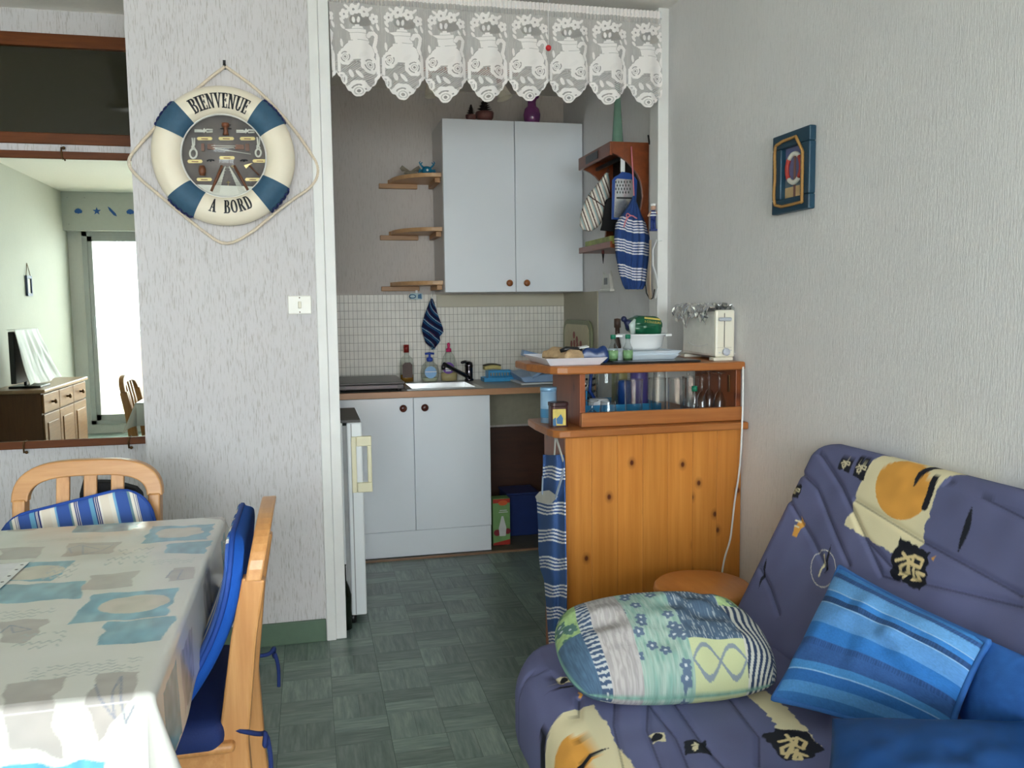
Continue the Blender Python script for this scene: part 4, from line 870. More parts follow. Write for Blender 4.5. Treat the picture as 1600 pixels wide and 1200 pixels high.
for s in (-1, 1):
    part('claw', MB().tube([c+[s*.02, -.005, .04], c+[s*.036, -.008, .056], c+[s*.026, -.010, .068]], [.005, .006, .003], 6).tube([c+[s*.034, -.008, .056], c+[s*.042, -.008, .066], c+[s*.036, -.010, .074]], [.005, .004, .002], 6), M_CRAB, cr)
    for j in range(3): part('leg', MB().tube([c+[s*.02, -.008+.01*j, .022], c+[s*.042, -.012+.014*j, .030-.004*j], c+[s*.046, -.014+.016*j, .002]], [.004, .0035, .002], 6), M_CRAB, cr)
# towel and fish sign under the lowest shelf
zl = 1.994-.573
tw_ = [(675, 466), (684, 492), (692, 512), (693, 519), (687, 526), (688, 533), (677, 546), (665, 536), (660, 520), (658, 511), (664, 492)]
Pt = [onY(x, y, 4.86) for x, y in tw_]; cxm = np.mean([p[0] for p in Pt])
ys = np.linspace(466, 546, 160); G_ = np.zeros((160, 60, 3)); Cc = np.ones((160, 60, 4))
lef = np.interp(ys, [466, 492, 511, 520, 536, 546], [674, 664, 658.5, 660, 665, 676]); rig = np.interp(ys, [466, 492, 512, 519, 526, 533, 546], [676, 684, 692, 693, 687, 688, 678])
for i in range(160):
    for j in range(60):
        s = j/59; p = onY(lef[i]+(rig[i]-lef[i])*s, ys[i], 4.865+.012*math.sin(s*9+i*.02)*(i/160)); G_[i, j] = p
    uu = np.arange(60)/59
    q = (ys[i]*.30+uu*(-6.)*1.1)
    band = np.mod(q, 4.2); Cc[i, :, :3] = lin((20, 40, 86))
    k = band < 1.6; Cc[i, k, :3] = lin((18, 22, 56)); k = (band > 2.2) & (band < 2.7) & (np.mod(uu*11+i*.4, 1.7) > .5); Cc[i, k, :3] = lin((150, 190, 206)); k = (band > 3.3) & (band < 3.7); Cc[i, k, :3] = lin((30, 92, 130)); k = (band > 1.7) & (band < 1.95) & (i % 34 < 17); Cc[i, k, :3] = lin((110, 50, 70))
tow = thing('hand_towel', 'navy striped hand towel hanging by its corner under the lowest corner shelf', 'towel', (Pt[0][0], 4.865, Pt[6][2]))
o = part('cloth', MB().grid(G_, Cc), vcol('navy_towel', .9, .4, 300), tow); o.modifiers.new('thick', 'SOLIDIFY').thickness = .006
h0 = onY(675, 464, 4.865); part('hanger', MB().tube([(h0[0], 4.865, h0[2]-.01), (h0[0]-.002, 4.865, zl-.026)], .0015, 5).ball((h0[0], 4.865, h0[2]-.004), .006, 8), M_WHITE, tow)
f0, f1 = onY(641, 468, 4.88), onY(660, 458, 4.88)
fs = thing('fish_sign', 'tiny blue and white fish plaque hanging from the lowest corner shelf', 'plaque', ((f0[0]+f1[0])/2, 4.88, f0[2]))
xm, zm = (f0[0]+f1[0])/2, (f0[2]+f1[2])/2
part('plaque', MB().prism(rrect(f0[0], f1[0], f0[2], f1[2], .006), 4.878, 4.883, 'y'), plain('pale_aqua', (170, 196, 200), .5), fs)
part('fish', MB().tube([(xm-.022+.018*math.cos(a), 4.877, zm+.010*math.sin(a)) for a in np.linspace(0, 2*math.pi, 17)[:-1]], .0026, 5, closed=True).prism([(xm+.008, zm-.012), (xm+.030, zm-.014), (xm+.028, zm+.014), (xm+.010, zm+.010)], 4.8765, 4.878, 'y'), plain('fish_blue', (44, 104, 146), .5), fs)
part('tab', MB().box(xm-.004, xm+.008, 4.879, 4.882, f1[2], zl-.024), M_WHITE, fs)
# ================================================================ fridge beside the partition
fr = thing('small_fridge', 'small white fridge set into the partition with a beige handle', 'fridge', (-.15, 3.72, 0))
M_FR = plain('fridge_white', (222, 226, 228), .3, vary=.01); M_GASK = plain('door_gasket', (150, 152, 152), .6)
part('body', MB().box(-.45, .118, 3.50, 3.945, .03, .838), M_FR, fr, .004)
part('top_panel', MB().box(-.45, .19, 3.50, 3.945, .838, .848), plain('fridge_top', (70, 66, 64), .5), fr)
part('gasket', MB().box(.1185, .134, 3.508, 3.94, .045, .825), M_GASK, fr)
fd = part('door', MB().box(.134, .196, 3.495, 3.945, .035, .838), M_FR, fr, .006)
part('door_seam', MB().box(.150, .154, 3.4935, 3.4955, .04, .834), M_GASK, fd)
M_HAND = plain('beige_handle', (222, 216, 184), .35, vary=.01)
hz0, hz1 = .552, .782
part('handle', MB().box(.150, .170, 3.480, 3.4945, hz0, hz1).box(.1705, .2315, 3.480, 3.500, hz0, hz0+.040).box(.1705, .2315, 3.480, 3.500, hz1-.040, hz1).box(.214, .231, 3.482, 3.498, hz0+.0405, hz1-.0405), M_HAND, fd, .003)
for x in (.14, -.4):
    for y in (3.52, 3.92): part('foot', MB().lathe([(.015, 0), (.015, .036)], (x if x > 0 else x, y, 0), 10), M_BLACK, fr)
solo('wine_bottle', MB().lathe([(.001, 0), (.029, .001), (.030, .14), (.022, .175), (.011, .20), (.010, .26), (.012, .265), (.001, .268)], (.104, 3.455, .0), 20), plain('dark_green_bottle', (22, 30, 18), .12), 'dark green glass bottle on the floor between door casing and fridge', 'bottle')
# ================================================================ under the worktop
bx0, bx1 = onY(770, 800, 4.46)[0], onY(797, 800, 4.46)[0]
gb = thing('baby_bottle_box', 'tall green and red printed cardboard box beside the sink cabinet', 'box', ((bx0+bx1)/2, 4.50, .005))
M_GBOX = plain('green_card', (118, 158, 96), .5, vary=.1, sc=20)
part('carton', MB().box(bx0, bx1, 4.46, 4.54, .005, .262), M_GBOX, gb, .002)
xm = (bx0+bx1)/2
part('red_top_print', MB().box(bx0+.001, bx1-.001, 4.4592, 4.4601, .238, .260), plain('red_print', (176, 44, 30), .5), gb)
part('brand_oval', MB().lathe([(.0001, 0), (.026, 0)], (xm+.008, 4.4588, .238), 18, axis='y', sx=1, sy=.55), plain('orange_print', (206, 88, 40), .5), gb)
part('bottle_print', MB().prism([(xm-.012, .055), (xm+.022, .055), (xm+.026, .10), (xm+.016, .14), (xm+.010, .165), (xm, .165), (xm-.006, .14), (xm-.016, .10)], 4.4586, 4.4595, 'y'), plain('pale_print', (206, 208, 206), .5), gb)
part('fruit_print', MB().lathe([(.0001, 0), (.018, 0)], (xm-.026, 4.4590, .075), 12, axis='y').lathe([(.0001, 0), (.016, 0)], (xm+.034, 4.4590, .080), 12, axis='y'), plain('crimson_print', (128, 26, 40), .5), gb)
part('red_base_print', MB().prism([(bx0+.001, .006), (bx1-.001, .006), (bx1-.001, .035), (bx0+.001, .018)], 4.4590, 4.4598, 'y'), MATS['red_print'], gb)
part('text_print', MB().box(xm-.01, xm+.03, 4.4590, 4.4598, .195, .199).box(xm-.015, xm+.035, 4.4590, 4.4598, .185, .189), MATS['pale_print'], gb)
bc = onZ(818, 822, 0); M_NBIN = plain('navy_plastic', (32, 52, 110), .4)
bb = thing('blue_tub', 'dark blue plastic tub on the floor behind the green box', 'tub', (1.17, 4.70, .004))
part('tub', MB().add([(1.06, 4.62, .004), (1.26, 4.62, .004), (1.26, 4.80, .004), (1.06, 4.80, .004), (1.05, 4.61, .24), (1.235, 4.61, .24), (1.275, 4.81, .17), (1.05, 4.81, .24), (1.275, 4.61, .17)], [(0, 3, 2, 1), (0, 1, 8, 5, 4), (1, 2, 6, 8), (2, 3, 7, 6), (3, 0, 4, 7), (4, 5, 7), (5, 8, 6, 7)]), M_NBIN, bb, .006)
part('lid', MB().box(1.045, 1.24, 4.605, 4.815, .241, .253), M_NBIN, bb, .004)
gp = onZ(842, 818, 0)
gs = thing('green_bottle_carrier', 'dark blue and green shopping bag on the floor under the worktop', 'bag', (1.40, 4.74, .004))
part('bag_body', MB().box(1.335, 1.47, 4.68, 4.84, .004, .24), M_NBIN, gs, .015)
part('green_panel', MB().box(1.333, 1.40, 4.672, 4.681, .06, .14), plain('bottle_green', (16, 76, 56), .5), gs, .002)
part('white_panel', MB().box(1.331, 1.345, 4.670, 4.679, .006, .06), M_WHITE, gs, .002)
# ================================================================ spot lamp on the kitchen ceiling
sl_ = thing('ceiling_spotlight', 'wooden ceiling spotlight with cream cup shades behind the lace curtain', 'lamp', (.78, 4.35, 2.40))
c0 = onY(668, 112, 4.35)
part('wood_bar', MB().box(c0[0]-.02, c0[0]+.46, 4.32, 4.38, ZC-.05, ZC-.001), wood('orange_lamp_wood', (160, 78, 26), (120, 54, 16), (5, 40, 40)), sl_, .004)
for x, an in ((c0[0]+.004, .18), (c0[0]+.36, .3)):
    part('arm', MB().tube([(x, 4.35, ZC-.05), (x+.005, 4.34, ZC-.105)], .014, 10), MATS['orange_lamp_wood'], sl_)
    ax_ = np.array([math.sin(an), -.15, -math.cos(an)]); ax_ /= np.linalg.norm(ax_); u_ = np.cross(ax_, [0, 1, 0]); u_ /= np.linalg.norm(u_); w_ = np.cross(ax_, u_); cb = MB(); V = []; F = []
    o0 = np.array([x+.005, 4.34, ZC-.10]); pr = [(.018, 0), (.028, .03), (.042, .075), (.040, .075), (.024, .03)]
    for i in range(20):
        a = 2*math.pi*i/20
        V += [o0+ax_*h_+(u_*math.cos(a)+w_*math.sin(a))*r for r, h_ in pr]
    for i in range(20): F += [(i*5+k, ((i+1) % 20)*5+k, ((i+1) % 20)*5+k+1, i*5+k+1) for k in range(4)]
    cb.add(V, F, True); part('shade', cb, plain('cream_shade', (214, 206, 188), .5) if 'cream_shade' not in MATS else MATS['cream_shade'], sl_)
# ================================================================ wooden hood shelf on the right wall
M_HOOD = wood('reddish_hood_wood', (132, 66, 30), (92, 42, 18), (40, 6, 40), .35)
HX, HY0, HY1, HZ0, HZ1 = 1.318, 3.62, 4.07, 1.555, 2.015
hd = thing('hood_shelf', 'reddish brown wooden wall shelf shaped like a cooker hood on the kitchen side wall', 'wall shelf', (1.40, 3.84, HZ0))
arcp = [(HX, HZ1), (XR-.001, HZ1), (XR-.001, HZ0), (1.435, HZ0), (1.437, 1.62), (1.445, 1.68), (1.452, 1.732), (1.460, 1.777), (1.457, 1.815), (1.450, 1.845), (1.434, 1.878), (1.413, 1.904), (1.388, 1.930), (1.362, 1.947), (1.338, 1.958), (HX, 1.964)]
for y in (HY0, HY1-.018): part('side_panel', MB().prism(arcp, y, y+.018, 'y'), M_HOOD, hd, .002)
fa = part('fascia', MB().box(HX-.012, HX, HY0, HY1, HZ1-.058, HZ1), M_HOOD, hd, .002)
part('vent_grille', MB().box(HX-.015, HX-.011, 3.78, 3.95, HZ1-.046, HZ1-.012), M_BLACK, fa)
part('top_board', MB().box(HX, XR-.001, HY0+.018, HY1-.018, HZ1-.018, HZ1), M_HOOD, hd)
part('bottom_board', MB().box(HX, XR-.001, HY0+.018, HY1-.018, HZ0, HZ0+.018), M_HOOD, hd)
part('lip', MB().box(HX-.012, HX, HY0, HY1, HZ0, HZ0+.028), M_HOOD, hd, .002)
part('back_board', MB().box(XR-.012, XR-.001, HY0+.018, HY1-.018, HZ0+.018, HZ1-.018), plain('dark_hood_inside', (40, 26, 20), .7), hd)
part('hook_rail', MB().box(HX+.07, HX+.085, HY0+.018, HY1-.018, HZ1-.060, HZ1-.045), M_BLACK, hd)
part('wall_hook', MB().tube([(XR-.004, HY0-.012, HZ1-.01), (XR-.010, HY0-.012, HZ1+.03)], .004, 6), M_BLACK, hd)
gx, gy = float(onX(965, 200, 1.40)[0]), float(onX(965, 215, 1.40)[1])
gbt = thing('tall_green_bottle', 'tall tapering pale green glass bottle standing on the hood shelf', 'bottle', (1.40, gy, HZ1))
part('bottle_glass', MB().lathe([(.001, 0), (.028, .001), (.026, .03), (.017, .17), (.011, .27), (.011, .285), (.001, .285)], (1.40, gy, HZ1), 20), plain('green_bottle_glass', (118, 158, 138), .08, spec=.7, Alpha=.75), gbt)
part('stopper', MB().lathe([(.013, 0), (.014, .012), (.011, .028), (.001, .03)], (1.40, gy, HZ1+.283), 14), M_BLACK, gbt)
# grater
M_GRB = plain('grater_blue', (22, 66, 140), .35)
gr_ = thing('cheese_grater', 'flat steel cheese grater with a blue plastic frame hanging in the hood shelf', 'grater', (1.37, 3.645, 1.66))
def gy_(x, y): p = onY(x, y, 3.640); return (p[0], p[2])
fp = [(956, 343), (957, 281), (961, 276), (968, 272), (972, 268), (984, 270), (992, 276), (996, 282), (993, 345)]
part('frame', MB().prism([gy_(*p) for p in fp], 3.640, 3.648, 'y'), M_GRB, gr_, .002)
sp_ = [(959, 340), (961, 282), (964, 279), (990, 281), (990, 342)]; part('blade', MB().prism([gy_(*p) for p in sp_], 3.6375, 3.640, 'y'), plain('bright_steel', (214, 216, 218), .25, .9), gr_)
hole = MB()
for r in range(4):
    for c_ in range(6-(r % 2)):
        x0_, z0_ = gy_(962+c_*4.4+(r % 2)*2.2, 284.5+r*5.4); hole.prism([(x0_-.0028, z0_), (x0_, z0_-.007), (x0_+.0028, z0_), (x0_, z0_+.007)], 3.6365, 3.638, 'y')
for r in range(9):
    for c_ in range(10):
        x0_, z0_ = gy_(961.8+c_*2.75+(r % 2)*1.3, 317+r*2.6); hole.prism([(x0_-.0013, z0_), (x0_, z0_-.0018), (x0_+.0013, z0_), (x0_, z0_+.0018)], 3.6368, 3.638, 'y')
x0_, z0_ = gy_(963, 308); x1_, z1_ = gy_(988, 311); hole.box(x0_, x1_, 3.636, 3.638, z1_, z0_)
part('holes', hole, M_BLACK, gr_)
x0_, z0_ = gy_(970, 268); part('handle', MB().box(x0_, x0_+.021, 3.641, 3.647, z0_-.002, z0_+.062), M_WHITE, gr_, .003)
# oven mitt
def st_grid(outline_l, outline_r, ys, Y, colf, nx=40, bulge=.02, name=''):
    n = len(ys); A = np.zeros((n, nx, 3)); C = np.ones((n, nx, 4))
    for i, y in enumerate(ys):
        l, r = np.interp(y, outline_l[1], outline_l[0]), np.interp(y, outline_r[1], outline_r[0])
        for j in range(nx):
            s = j/(nx-1); A[i, j] = onY(l+(r-l)*s, y, Y-bulge*math.sqrt(max(0, 1-(2*s-1)**2))); C[i, j, :3] = lin(colf(s, (y-ys[0])/(ys[-1]-ys[0]), l+(r-l)*s, y))
    return A, C
def mitt_col(s, t, x, y):
    d = (x-930)*.80+(y-320)*.60; u = ((x-908)*.86-(y-360)*.30)
    if abs((y-309)-(x-925)*.72) < 1.2 and x > 919: return (74, 48, 44)
    k = u % 11
    return (74, 48, 44) if k < 1.6 else (224, 216, 206) if k < 4.6 else (158, 178, 178) if k < 7 else (150, 132, 122) if k < 8.6 else (230, 224, 214)
A, C = st_grid(([946, 935, 920, 912, 906, 906, 910, 918], [270, 285, 303, 318, 340, 352, 359, 361]), ([951, 953, 953, 951, 948, 942, 934, 925], [270, 285, 303, 318, 330, 345, 355, 361]), np.linspace(270, 361, 150), 3.76, mitt_col, 90, .03)
om = thing('oven_mitt', 'cream and brown striped oven mitt hanging in the hood shelf', 'oven mitt', (1.30, 3.76, 1.62)); M_MITT = vcol('striped_mitt', .9, .35, 350)
o = part('mitt', MB().grid(A, C), M_MITT, om); md = o.modifiers.new('thick', 'SOLIDIFY'); md.thickness = .012
l0 = onY(949, 270, 3.76); part('loop', MB().tube([(l0[0]-.006, 3.752, l0[2]), (l0[0], 3.75, l0[2]+.02), (l0[0]+.006, 3.752, l0[2])], .002, 5), M_BLACK, om)
bpts = [(955, 308), (947, 312), (944, 330), (941, 350), (938, 360), (960, 362), (962, 346), (957, 343), (956, 320)]
solo('black_pot_holder', MB().prism([tuple(onY(x, y, 3.70)[[0, 2]]) for x, y in bpts], 3.695, 3.71, 'y'), MATS['black_fabric'], 'black quilted pot holder between the mitt and the grater', 'pot holder', bevel=.004)
# striped cloth bag on a pink string
def bag_col(s, t, x, y):
    yy = y+(s-.5)*-9+3*math.sin(s*9)*.4
    for a in (349, 372, 402, 0):
        pass
    for c0_ in (344, 378, 418):
        for k in range(5):
            if abs(yy-(c0_+k*4.3)) < 1.15: return (226, 226, 232)
    return (44, 72, 128)
A, C = st_grid(([989, 982, 972, 962, 960, 962, 966, 972, 976], [306, 320, 335, 350, 372, 400, 425, 445, 452]), ([991, 997, 1003, 1010, 1015, 1013, 1010, 1008, 1004], [306, 320, 335, 350, 372, 400, 425, 445, 452]), np.linspace(306, 452, 240), 3.585, bag_col, 60, .05)
for i in range(240):
    for j in range(60): A[i, j, 1] += .006*math.sin(j*.55+i*.02)*min(1, i/60)
cb_ = thing('striped_cloth_bag', 'navy bag with white stripes hanging by a pink string from the hood shelf', 'bag', (1.40, 3.56, 1.36))
o = part('bag_cloth', MB().grid(A, C), vcol('navy_striped_cotton', .85, .35, 300), cb_); o.modifiers.new('thick', 'SOLIDIFY').thickness = .004
pk = plain('pink_string', (214, 128, 140), .7)
a0, a1 = onY(986.5, 229, 3.612), onY(990, 306, 3.585); part('string', MB().tube([(a0[0], 3.612, a0[2]), (a1[0], 3.58, a1[2])], .003, 6), pk, cb_)
b0 = onY(985, 337, 3.535); part('bow', MB().tube(smooth_path([b0+[-.03, 0, -.05], b0+[-.02, 0, -.015], b0+[0, -.006, .004], b0+[.03, 0, -.012]], 2), .003, 6).tube(smooth_path([b0+[0, -.004, .0], b0+[-.02, -.01, .012], b0+[-.024, -.008, -.01], b0+[0, -.006, 0]], 2), .0025, 6), pk, cb_)
# box on the lower shelf and small hanging things
solo('green_food_box', MB().box(1.325, 1.40, 3.66, 4.03, HZ0+.0185, HZ0+.055), plain('lime_carton', (150, 158, 76), .5, vary=.3, sc=25), 'flat lime green printed carton on the bottom board of the hood shelf', 'box', bevel=.002)
kn = onY(942, 400, 3.80); tk = thing('small_tool', 'small dark red handled tool hanging under the hood shelf', 'tool', (kn[0], 3.80, kn[2]-.02))
part('handle', MB().tube([(kn[0], 3.80, HZ0-.001), (kn[0]+.001, 3.80, kn[2]+.01)], .007, 8), plain('dark_red', (94, 40, 36), .5), tk)
part('blade', MB().tube([(kn[0]+.001, 3.80, kn[2]+.01), (kn[0]+.001, 3.80, kn[2]-.035)], [.006, .0012], 6), M_BLACK, tk)
lo, hi = onX(940, 456, XR-.012), onX(957, 427, XR-.012)
lt = thing('white_lantern_ornament', 'small white lantern shaped wall ornament below the hood shelf', 'ornament', (XR-.01, lo[1], lo[2]))
ym, w = (lo[1]+hi[1])/2, abs(lo[1]-hi[1])/2; M_ORN = plain('ornament_white', (222, 222, 216), .45)
part('lantern_body', MB().prism([(ym-w*.9, lo[2]), (ym-w*.55, hi[2]), (ym+w*.55, hi[2]), (ym+w*.9, lo[2])], XR-.018, XR-.001, 'x'), M_ORN, lt, .003)
part('dark_window', MB().box(XR-.020, XR-.0175, ym-w*.3, ym+w*.3, lo[2]+.035, hi[2]-.02), plain('grey_screen', (74, 74, 72), .4), lt)
part('base', MB().box(XR-.026, XR-.001, ym-w, ym+w, lo[2]-.001, lo[2]+.012), M_ORN, lt, .003)
part('hook', MB().tube([(XR-.004, ym-w*.6, hi[2]-.01), (XR-.012, ym-w*.7, hi[2]+.012), (XR-.004, ym-w*.4, hi[2]+.016)], .003, 6).tube([(XR-.004, ym+w*.6, hi[2]-.01), (XR-.012, ym+w*.7, hi[2]+.012)], .003, 6), M_ORN, lt)
# sailor figure and long spoons by the casing
sp0 = onX(1021, 361, 1.430); hs_ = .125; YS = float(sp0[1])
sa = thing('sailor_figure', 'tiny sailor figurine in blue fixed to the wall beside the door casing', 'figurine', (1.43, sp0[1], sp0[2])); sx_, sz_ = 1.428, float(sp0[2])
M_SB = plain('sailor_blue', (36, 56, 124), .5); M_SKIN = plain('figurine_skin', (206, 164, 140), .5)
part('legs', MB().tube([(sx_-.006, YS, sz_+.004), (sx_-.006, YS, sz_+.05)], .006, 8).tube([(sx_+.007, YS, sz_+.004), (sx_+.006, YS, sz_+.05)], .006, 8).box(sx_-.014, sx_+.014, YS-.014, YS+.008, sz_, sz_+.008), M_SB, sa)
part('torso', MB().lathe([(.010, 0), (.013, .012), (.014, .03), (.007, .038)], (sx_, YS, sz_+.048), 12), M_SB, sa)
part('shirt_stripe', MB().lathe([(.0145, 0), (.0150, .003), (.0145, .006)], (sx_, YS, sz_+.062), 12).lathe([(.0145, 0), (.0150, .003), (.0145, .006)], (sx_, YS, sz_+.073), 12), M_WHITE, sa)
part('arm', MB().tube([(sx_-.012, YS-.004, sz_+.08), (sx_-.022, YS-.01, sz_+.068), (sx_-.028, YS-.015, sz_+.060)], .004, 6).tube([(sx_+.012, YS-.004, sz_+.08), (sx_+.018, YS-.01, sz_+.070)], .004, 6), M_SKIN, sa)
part('head', MB().ball((sx_, YS-.002, sz_+.097), .011, 12), M_SKIN, sa); part('cap', MB().lathe([(.010, 0), (.013, .006), (.011, .011), (.001, .012)], (sx_, YS, sz_+.103), 12), M_WHITE, sa)
ls = thing('long_handled_spoon', 'long pale wooden spoon with an oval bowl hanging by the door casing', 'spoon', (1.43, 3.45, 1.25))
def sy(x, y): return onX(x, y, 1.428)
path = [sy(1016, 375), sy(1016, 400), sy(1015, 420), sy(1014, 435), sy(1014, 450), sy(1016, 463), sy(1017, 468)]
part('spoon_body', MB().bar(path, [.018, .016, .022, .034, .038, .026, .008], .006, (0, 1, 0)), wood('pale_spoon_wood', (190, 170, 146), (168, 146, 120), (40, 40, 5)), ls, .002)
part('dark_rim', MB().tube([sy(1008.5, 445), sy(1010, 458), sy(1015, 467), sy(1020, 466), sy(1023, 452)], .0022, 6), M_BLACK, ls)
rl = thing('white_ladle', 'slim white plastic ladle hanging beside the wooden spoon', 'ladle', (1.424, 3.44, 1.25))
part('ladle_body', MB().bar([onX(1026, 374, 1.424), onX(1020, 390, 1.424), onX(1020, 415, 1.424), onX(1025, 432, 1.424), onX(1027, 448, 1.424), onX(1024, 466, 1.424)], [.008, .009, .010, .016, .02, .006], .005, (0, 1, 0)), M_WHITE, rl, .002)
part('hook_peg', MB().tube([onX(1026, 376, 1.420), onX(1026, 376, 1.420)+np.array([.023, .0, 0])], .003, 6), M_WHITE, rl)
# ================================================================ light pull cord
cp = onY(857, 75, 3.31); pc_ = thing('pull_cord', 'thin pull cord with a red bead in front of the lace curtain', 'cord', (cp[0], 3.31, cp[2]-.008))
part('bead', MB().ball((cp[0], 3.31, cp[2]), .0115, 14), plain('red_bead', (206, 22, 34), .25), pc_)
part('cord', MB().tube([(cp[0], 3.31, cp[2]+.008), (cp[0], 3.31, ZC)], .0012, 5), M_WHITE, pc_)
# ================================================================ lace curtain across the opening
LX0, LX1, LZ1 = .108, 1.440, ZC-.045; NR = 8; RW = (LX1-LX0)/NR
lc = thing('lace_curtain', 'white lace valance with teapots and roses across the kitchen opening', 'curtain', ((LX0+LX1)/2, 3.38, 2.05))
nx, nz = 900, 270; DROP = .43
S, Tm = np.meshgrid(np.linspace(0, NR, nx), np.linspace(0, DROP, nz), indexing='ij')
S_ = S-.13; k_ = np.floor(S_); s = (S_-k_-.5)*RW*1.02          # metres from the motif centre
def zz(zx, zy): return ((zx-650)*.00044*.98, .055+zy*.000425)
AL = np.full(S.shape, .40)+.10*(np.sin(S*RW*2*math.pi/.0045) > .2)+.12*(vnoise(S*3, Tm*.3, .01, 3) > .80)
netz = Tm > .262; AL[netz] = .20+.52*(np.sin((s*.7+Tm)*2*math.pi/.0078) > .2)[netz]
OUT = np.zeros(S.shape, bool)
def put(m, a=.97):
    AL[m] = a
def outline(m_big, m_small):
    AL[m_big & ~m_small] = .32
def rose(cx, cy, r):
    c = zz(cx, cy); rr = r*.000435; a = np.arctan2(Tm-c[1], s-c[0]); d = np.hypot(s-c[0], Tm-c[1])
    put(d < rr*(.92+.10*np.abs(np.sin(a*4))), .97); ring_ = np.abs(d-rr*.55) < rr*.065; AL[ring_ & (np.sin(a*3+1) > -.6)] = .35; AL[d < rr*.14] = .3; AL[(np.abs(d-rr*.30) < rr*.05)] = .6
def leaf(cx, cy, l, w, ang): put(m_ell(s, Tm, zz(cx, cy), l*.000435, w*.000435, ang), .93)
def flower(cx, cy, r):
    c = zz(cx, cy); rr = r*.000435; a = np.arctan2(Tm-c[1], s-c[0]); d = np.hypot(s-c[0], Tm-c[1]); put(d < rr*(.72+.30*np.abs(np.sin(a*2.5))), .95); AL[d < rr*.2] = .35
dk = m_ell(s, Tm, zz(680, 130), 95*.000435, 55*.000435); AL[dk] = .24
body = m_ell(s, Tm, zz(655, 400), 130*.000435, 92*.00043); big = m_ell(s, Tm, zz(655, 400), 137*.000435, 99*.00043); outline(big, body); put(body & (Tm < zz(0, 470)[1]))
for P in ([(545, 212), (720, 212), (720, 240), (590, 240)], [(588, 246), (722, 246), (735, 300), (600, 305)], [(580, 308), (740, 303), (740, 325), (575, 322)]): put(m_poly(s, Tm, [zz(*p) for p in P]))
put(m_poly(s, Tm, [zz(*p) for p in ((605, 208), (615, 188), (632, 188), (632, 175), (668, 175), (668, 188), (690, 190), (698, 208))]))
hd_ = d_line(s, Tm, [zz(*p) for p in ((735, 262), (752, 236), (785, 230), (808, 252), (800, 300), (785, 345), (800, 380))]); AL[hd_ < .0088] = .34; put(hd_ < .0075)
for a in ((540, 85, 45), (620, 45, 50), (708, 60, 48), (792, 108, 45)): flower(*a)
for a in ((560, 20, 26, 12, .6), (660, 10, 26, 11, -1.2), (760, 30, 30, 12, -.7), (520, 140, 30, 13, .9), (525, 190, 28, 12, .8), (825, 175, 30, 13, 1.2), (620, 132, 26, 13, 1.4), (660, 132, 26, 13, 1.7), (515, 330, 35, 14, 1.4), (690, 425, 40, 17, -.7), (815, 430, 40, 16, 1.4), (600, 590, 38, 16, 1.2), (660, 600, 40, 15, .9), (770, 190, 24, 12, 1.)): leaf(*a)
for a in ((548, 445, 72), (742, 505, 76), (838, 640, 66), (508, 640, 62), (652, 745, 96)): rose(*a)
for a in ((548, 720, 30), (762, 725, 34), (490, 720, 28), (825, 720, 26)): flower(*a)
sc_ = np.abs(np.abs(s)-RW/2) < .022; put(sc_ & (Tm > .235) & (Tm < .30) & (np.abs(np.abs(np.abs(s)-RW/2)-.012) < .008), .95)
put(Tm < .030, .92); AL[(Tm < .034) & (Tm > .030)] = .5
hem = .300+.092*np.clip(1-(np.abs(s)/(RW*.5))**1.15, 0, 1)+.006*np.abs(np.sin(s*2*math.pi/.045)); inside = Tm < hem
put(inside & (Tm > hem-.0075), .96)
fx = np.sin(S*2*math.pi*1.0+.6*np.sin(S*1.9))*.018*(Tm/DROP)**.6+.008*np.sin(S*2*math.pi*2.3+1)*(Tm/DROP); ruf = .004*np.sin(S*RW*2*math.pi/.016)*(Tm < .05)
Xc = LX0+S*RW+.010*np.sin(S*2*math.pi+2)*(Tm/DROP)
A = np.stack([Xc, 3.375+fx+ruf, LZ1+.018-Tm-.012*np.sin(S*.8)*(Tm/DROP)], -1)
C = np.ones(S.shape+(4,)); C[..., 0] = np.clip(AL, 0, 1); C[..., 1] = C[..., 0]; C[..., 2] = C[..., 0]
mk = inside[:-1, :-1] & inside[1:, 1:]
m = NT('lace'); m.set(.9, 0, .2); at = m.n('ShaderNodeVertexColor', layer_name='Col'); sep = m.n('ShaderNodeSeparateColor'); m.l(at.outputs[0], sep.inputs[0]); m.l(sep.outputs[0], m.b.inputs['Alpha'])
m.b.inputs['Base Color'].default_value = L4((240, 236, 234))
part('lace', MB().grid(A, C, mask=mk), m.m, lc)
part('rod', MB().tube([(LX0, 3.385, LZ1), (LX1, 3.385, LZ1)], .006, 10), M_WHITE, lc)
for x in (LX0+.004, LX1-.004): part('rod_bracket', MB().box(x-.004, x+.004, 3.37, 3.40, LZ1-.012, LZ1+.012), M_WHITE, lc)
# ================================================================ pine bar counter
M_PB = wood('amber_pine', (214, 146, 70), (180, 110, 44), (40, 40, 1.6), .32, (0, 2, 7., 5.), (206, 130, 52), var=.05); M_PBX = wood('amber_pine_cross', (182, 120, 66), (146, 88, 44), (3, 46, 46), .32, None, (160, 92, 40), var=.04); M_PBS = wood('red_pine_side', (150, 80, 38), (116, 56, 24), (46, 46, 4), .35, (1, 2, 6, 4), var=.05)
BY, BXL, BXR = 2.75, .832, 1.486
br = thing('bar_counter', 'pine breakfast bar with plank front, glass shelf and overhanging top', 'bar counter', (1.15, 3.05, 0))
nb = 7; wbd = (BXR-BXL)/nb
for i in range(nb): part('plank', MB().box(BXL+i*wbd+.0003, BXL+(i+1)*wbd-.0003, BY, BY+.018, .0, .861), M_PB, br, .0009)
part('side_board', MB().box(BXL, BXL+.018, BY+.019, 3.02, 0, .861), M_PBS, br, .002)
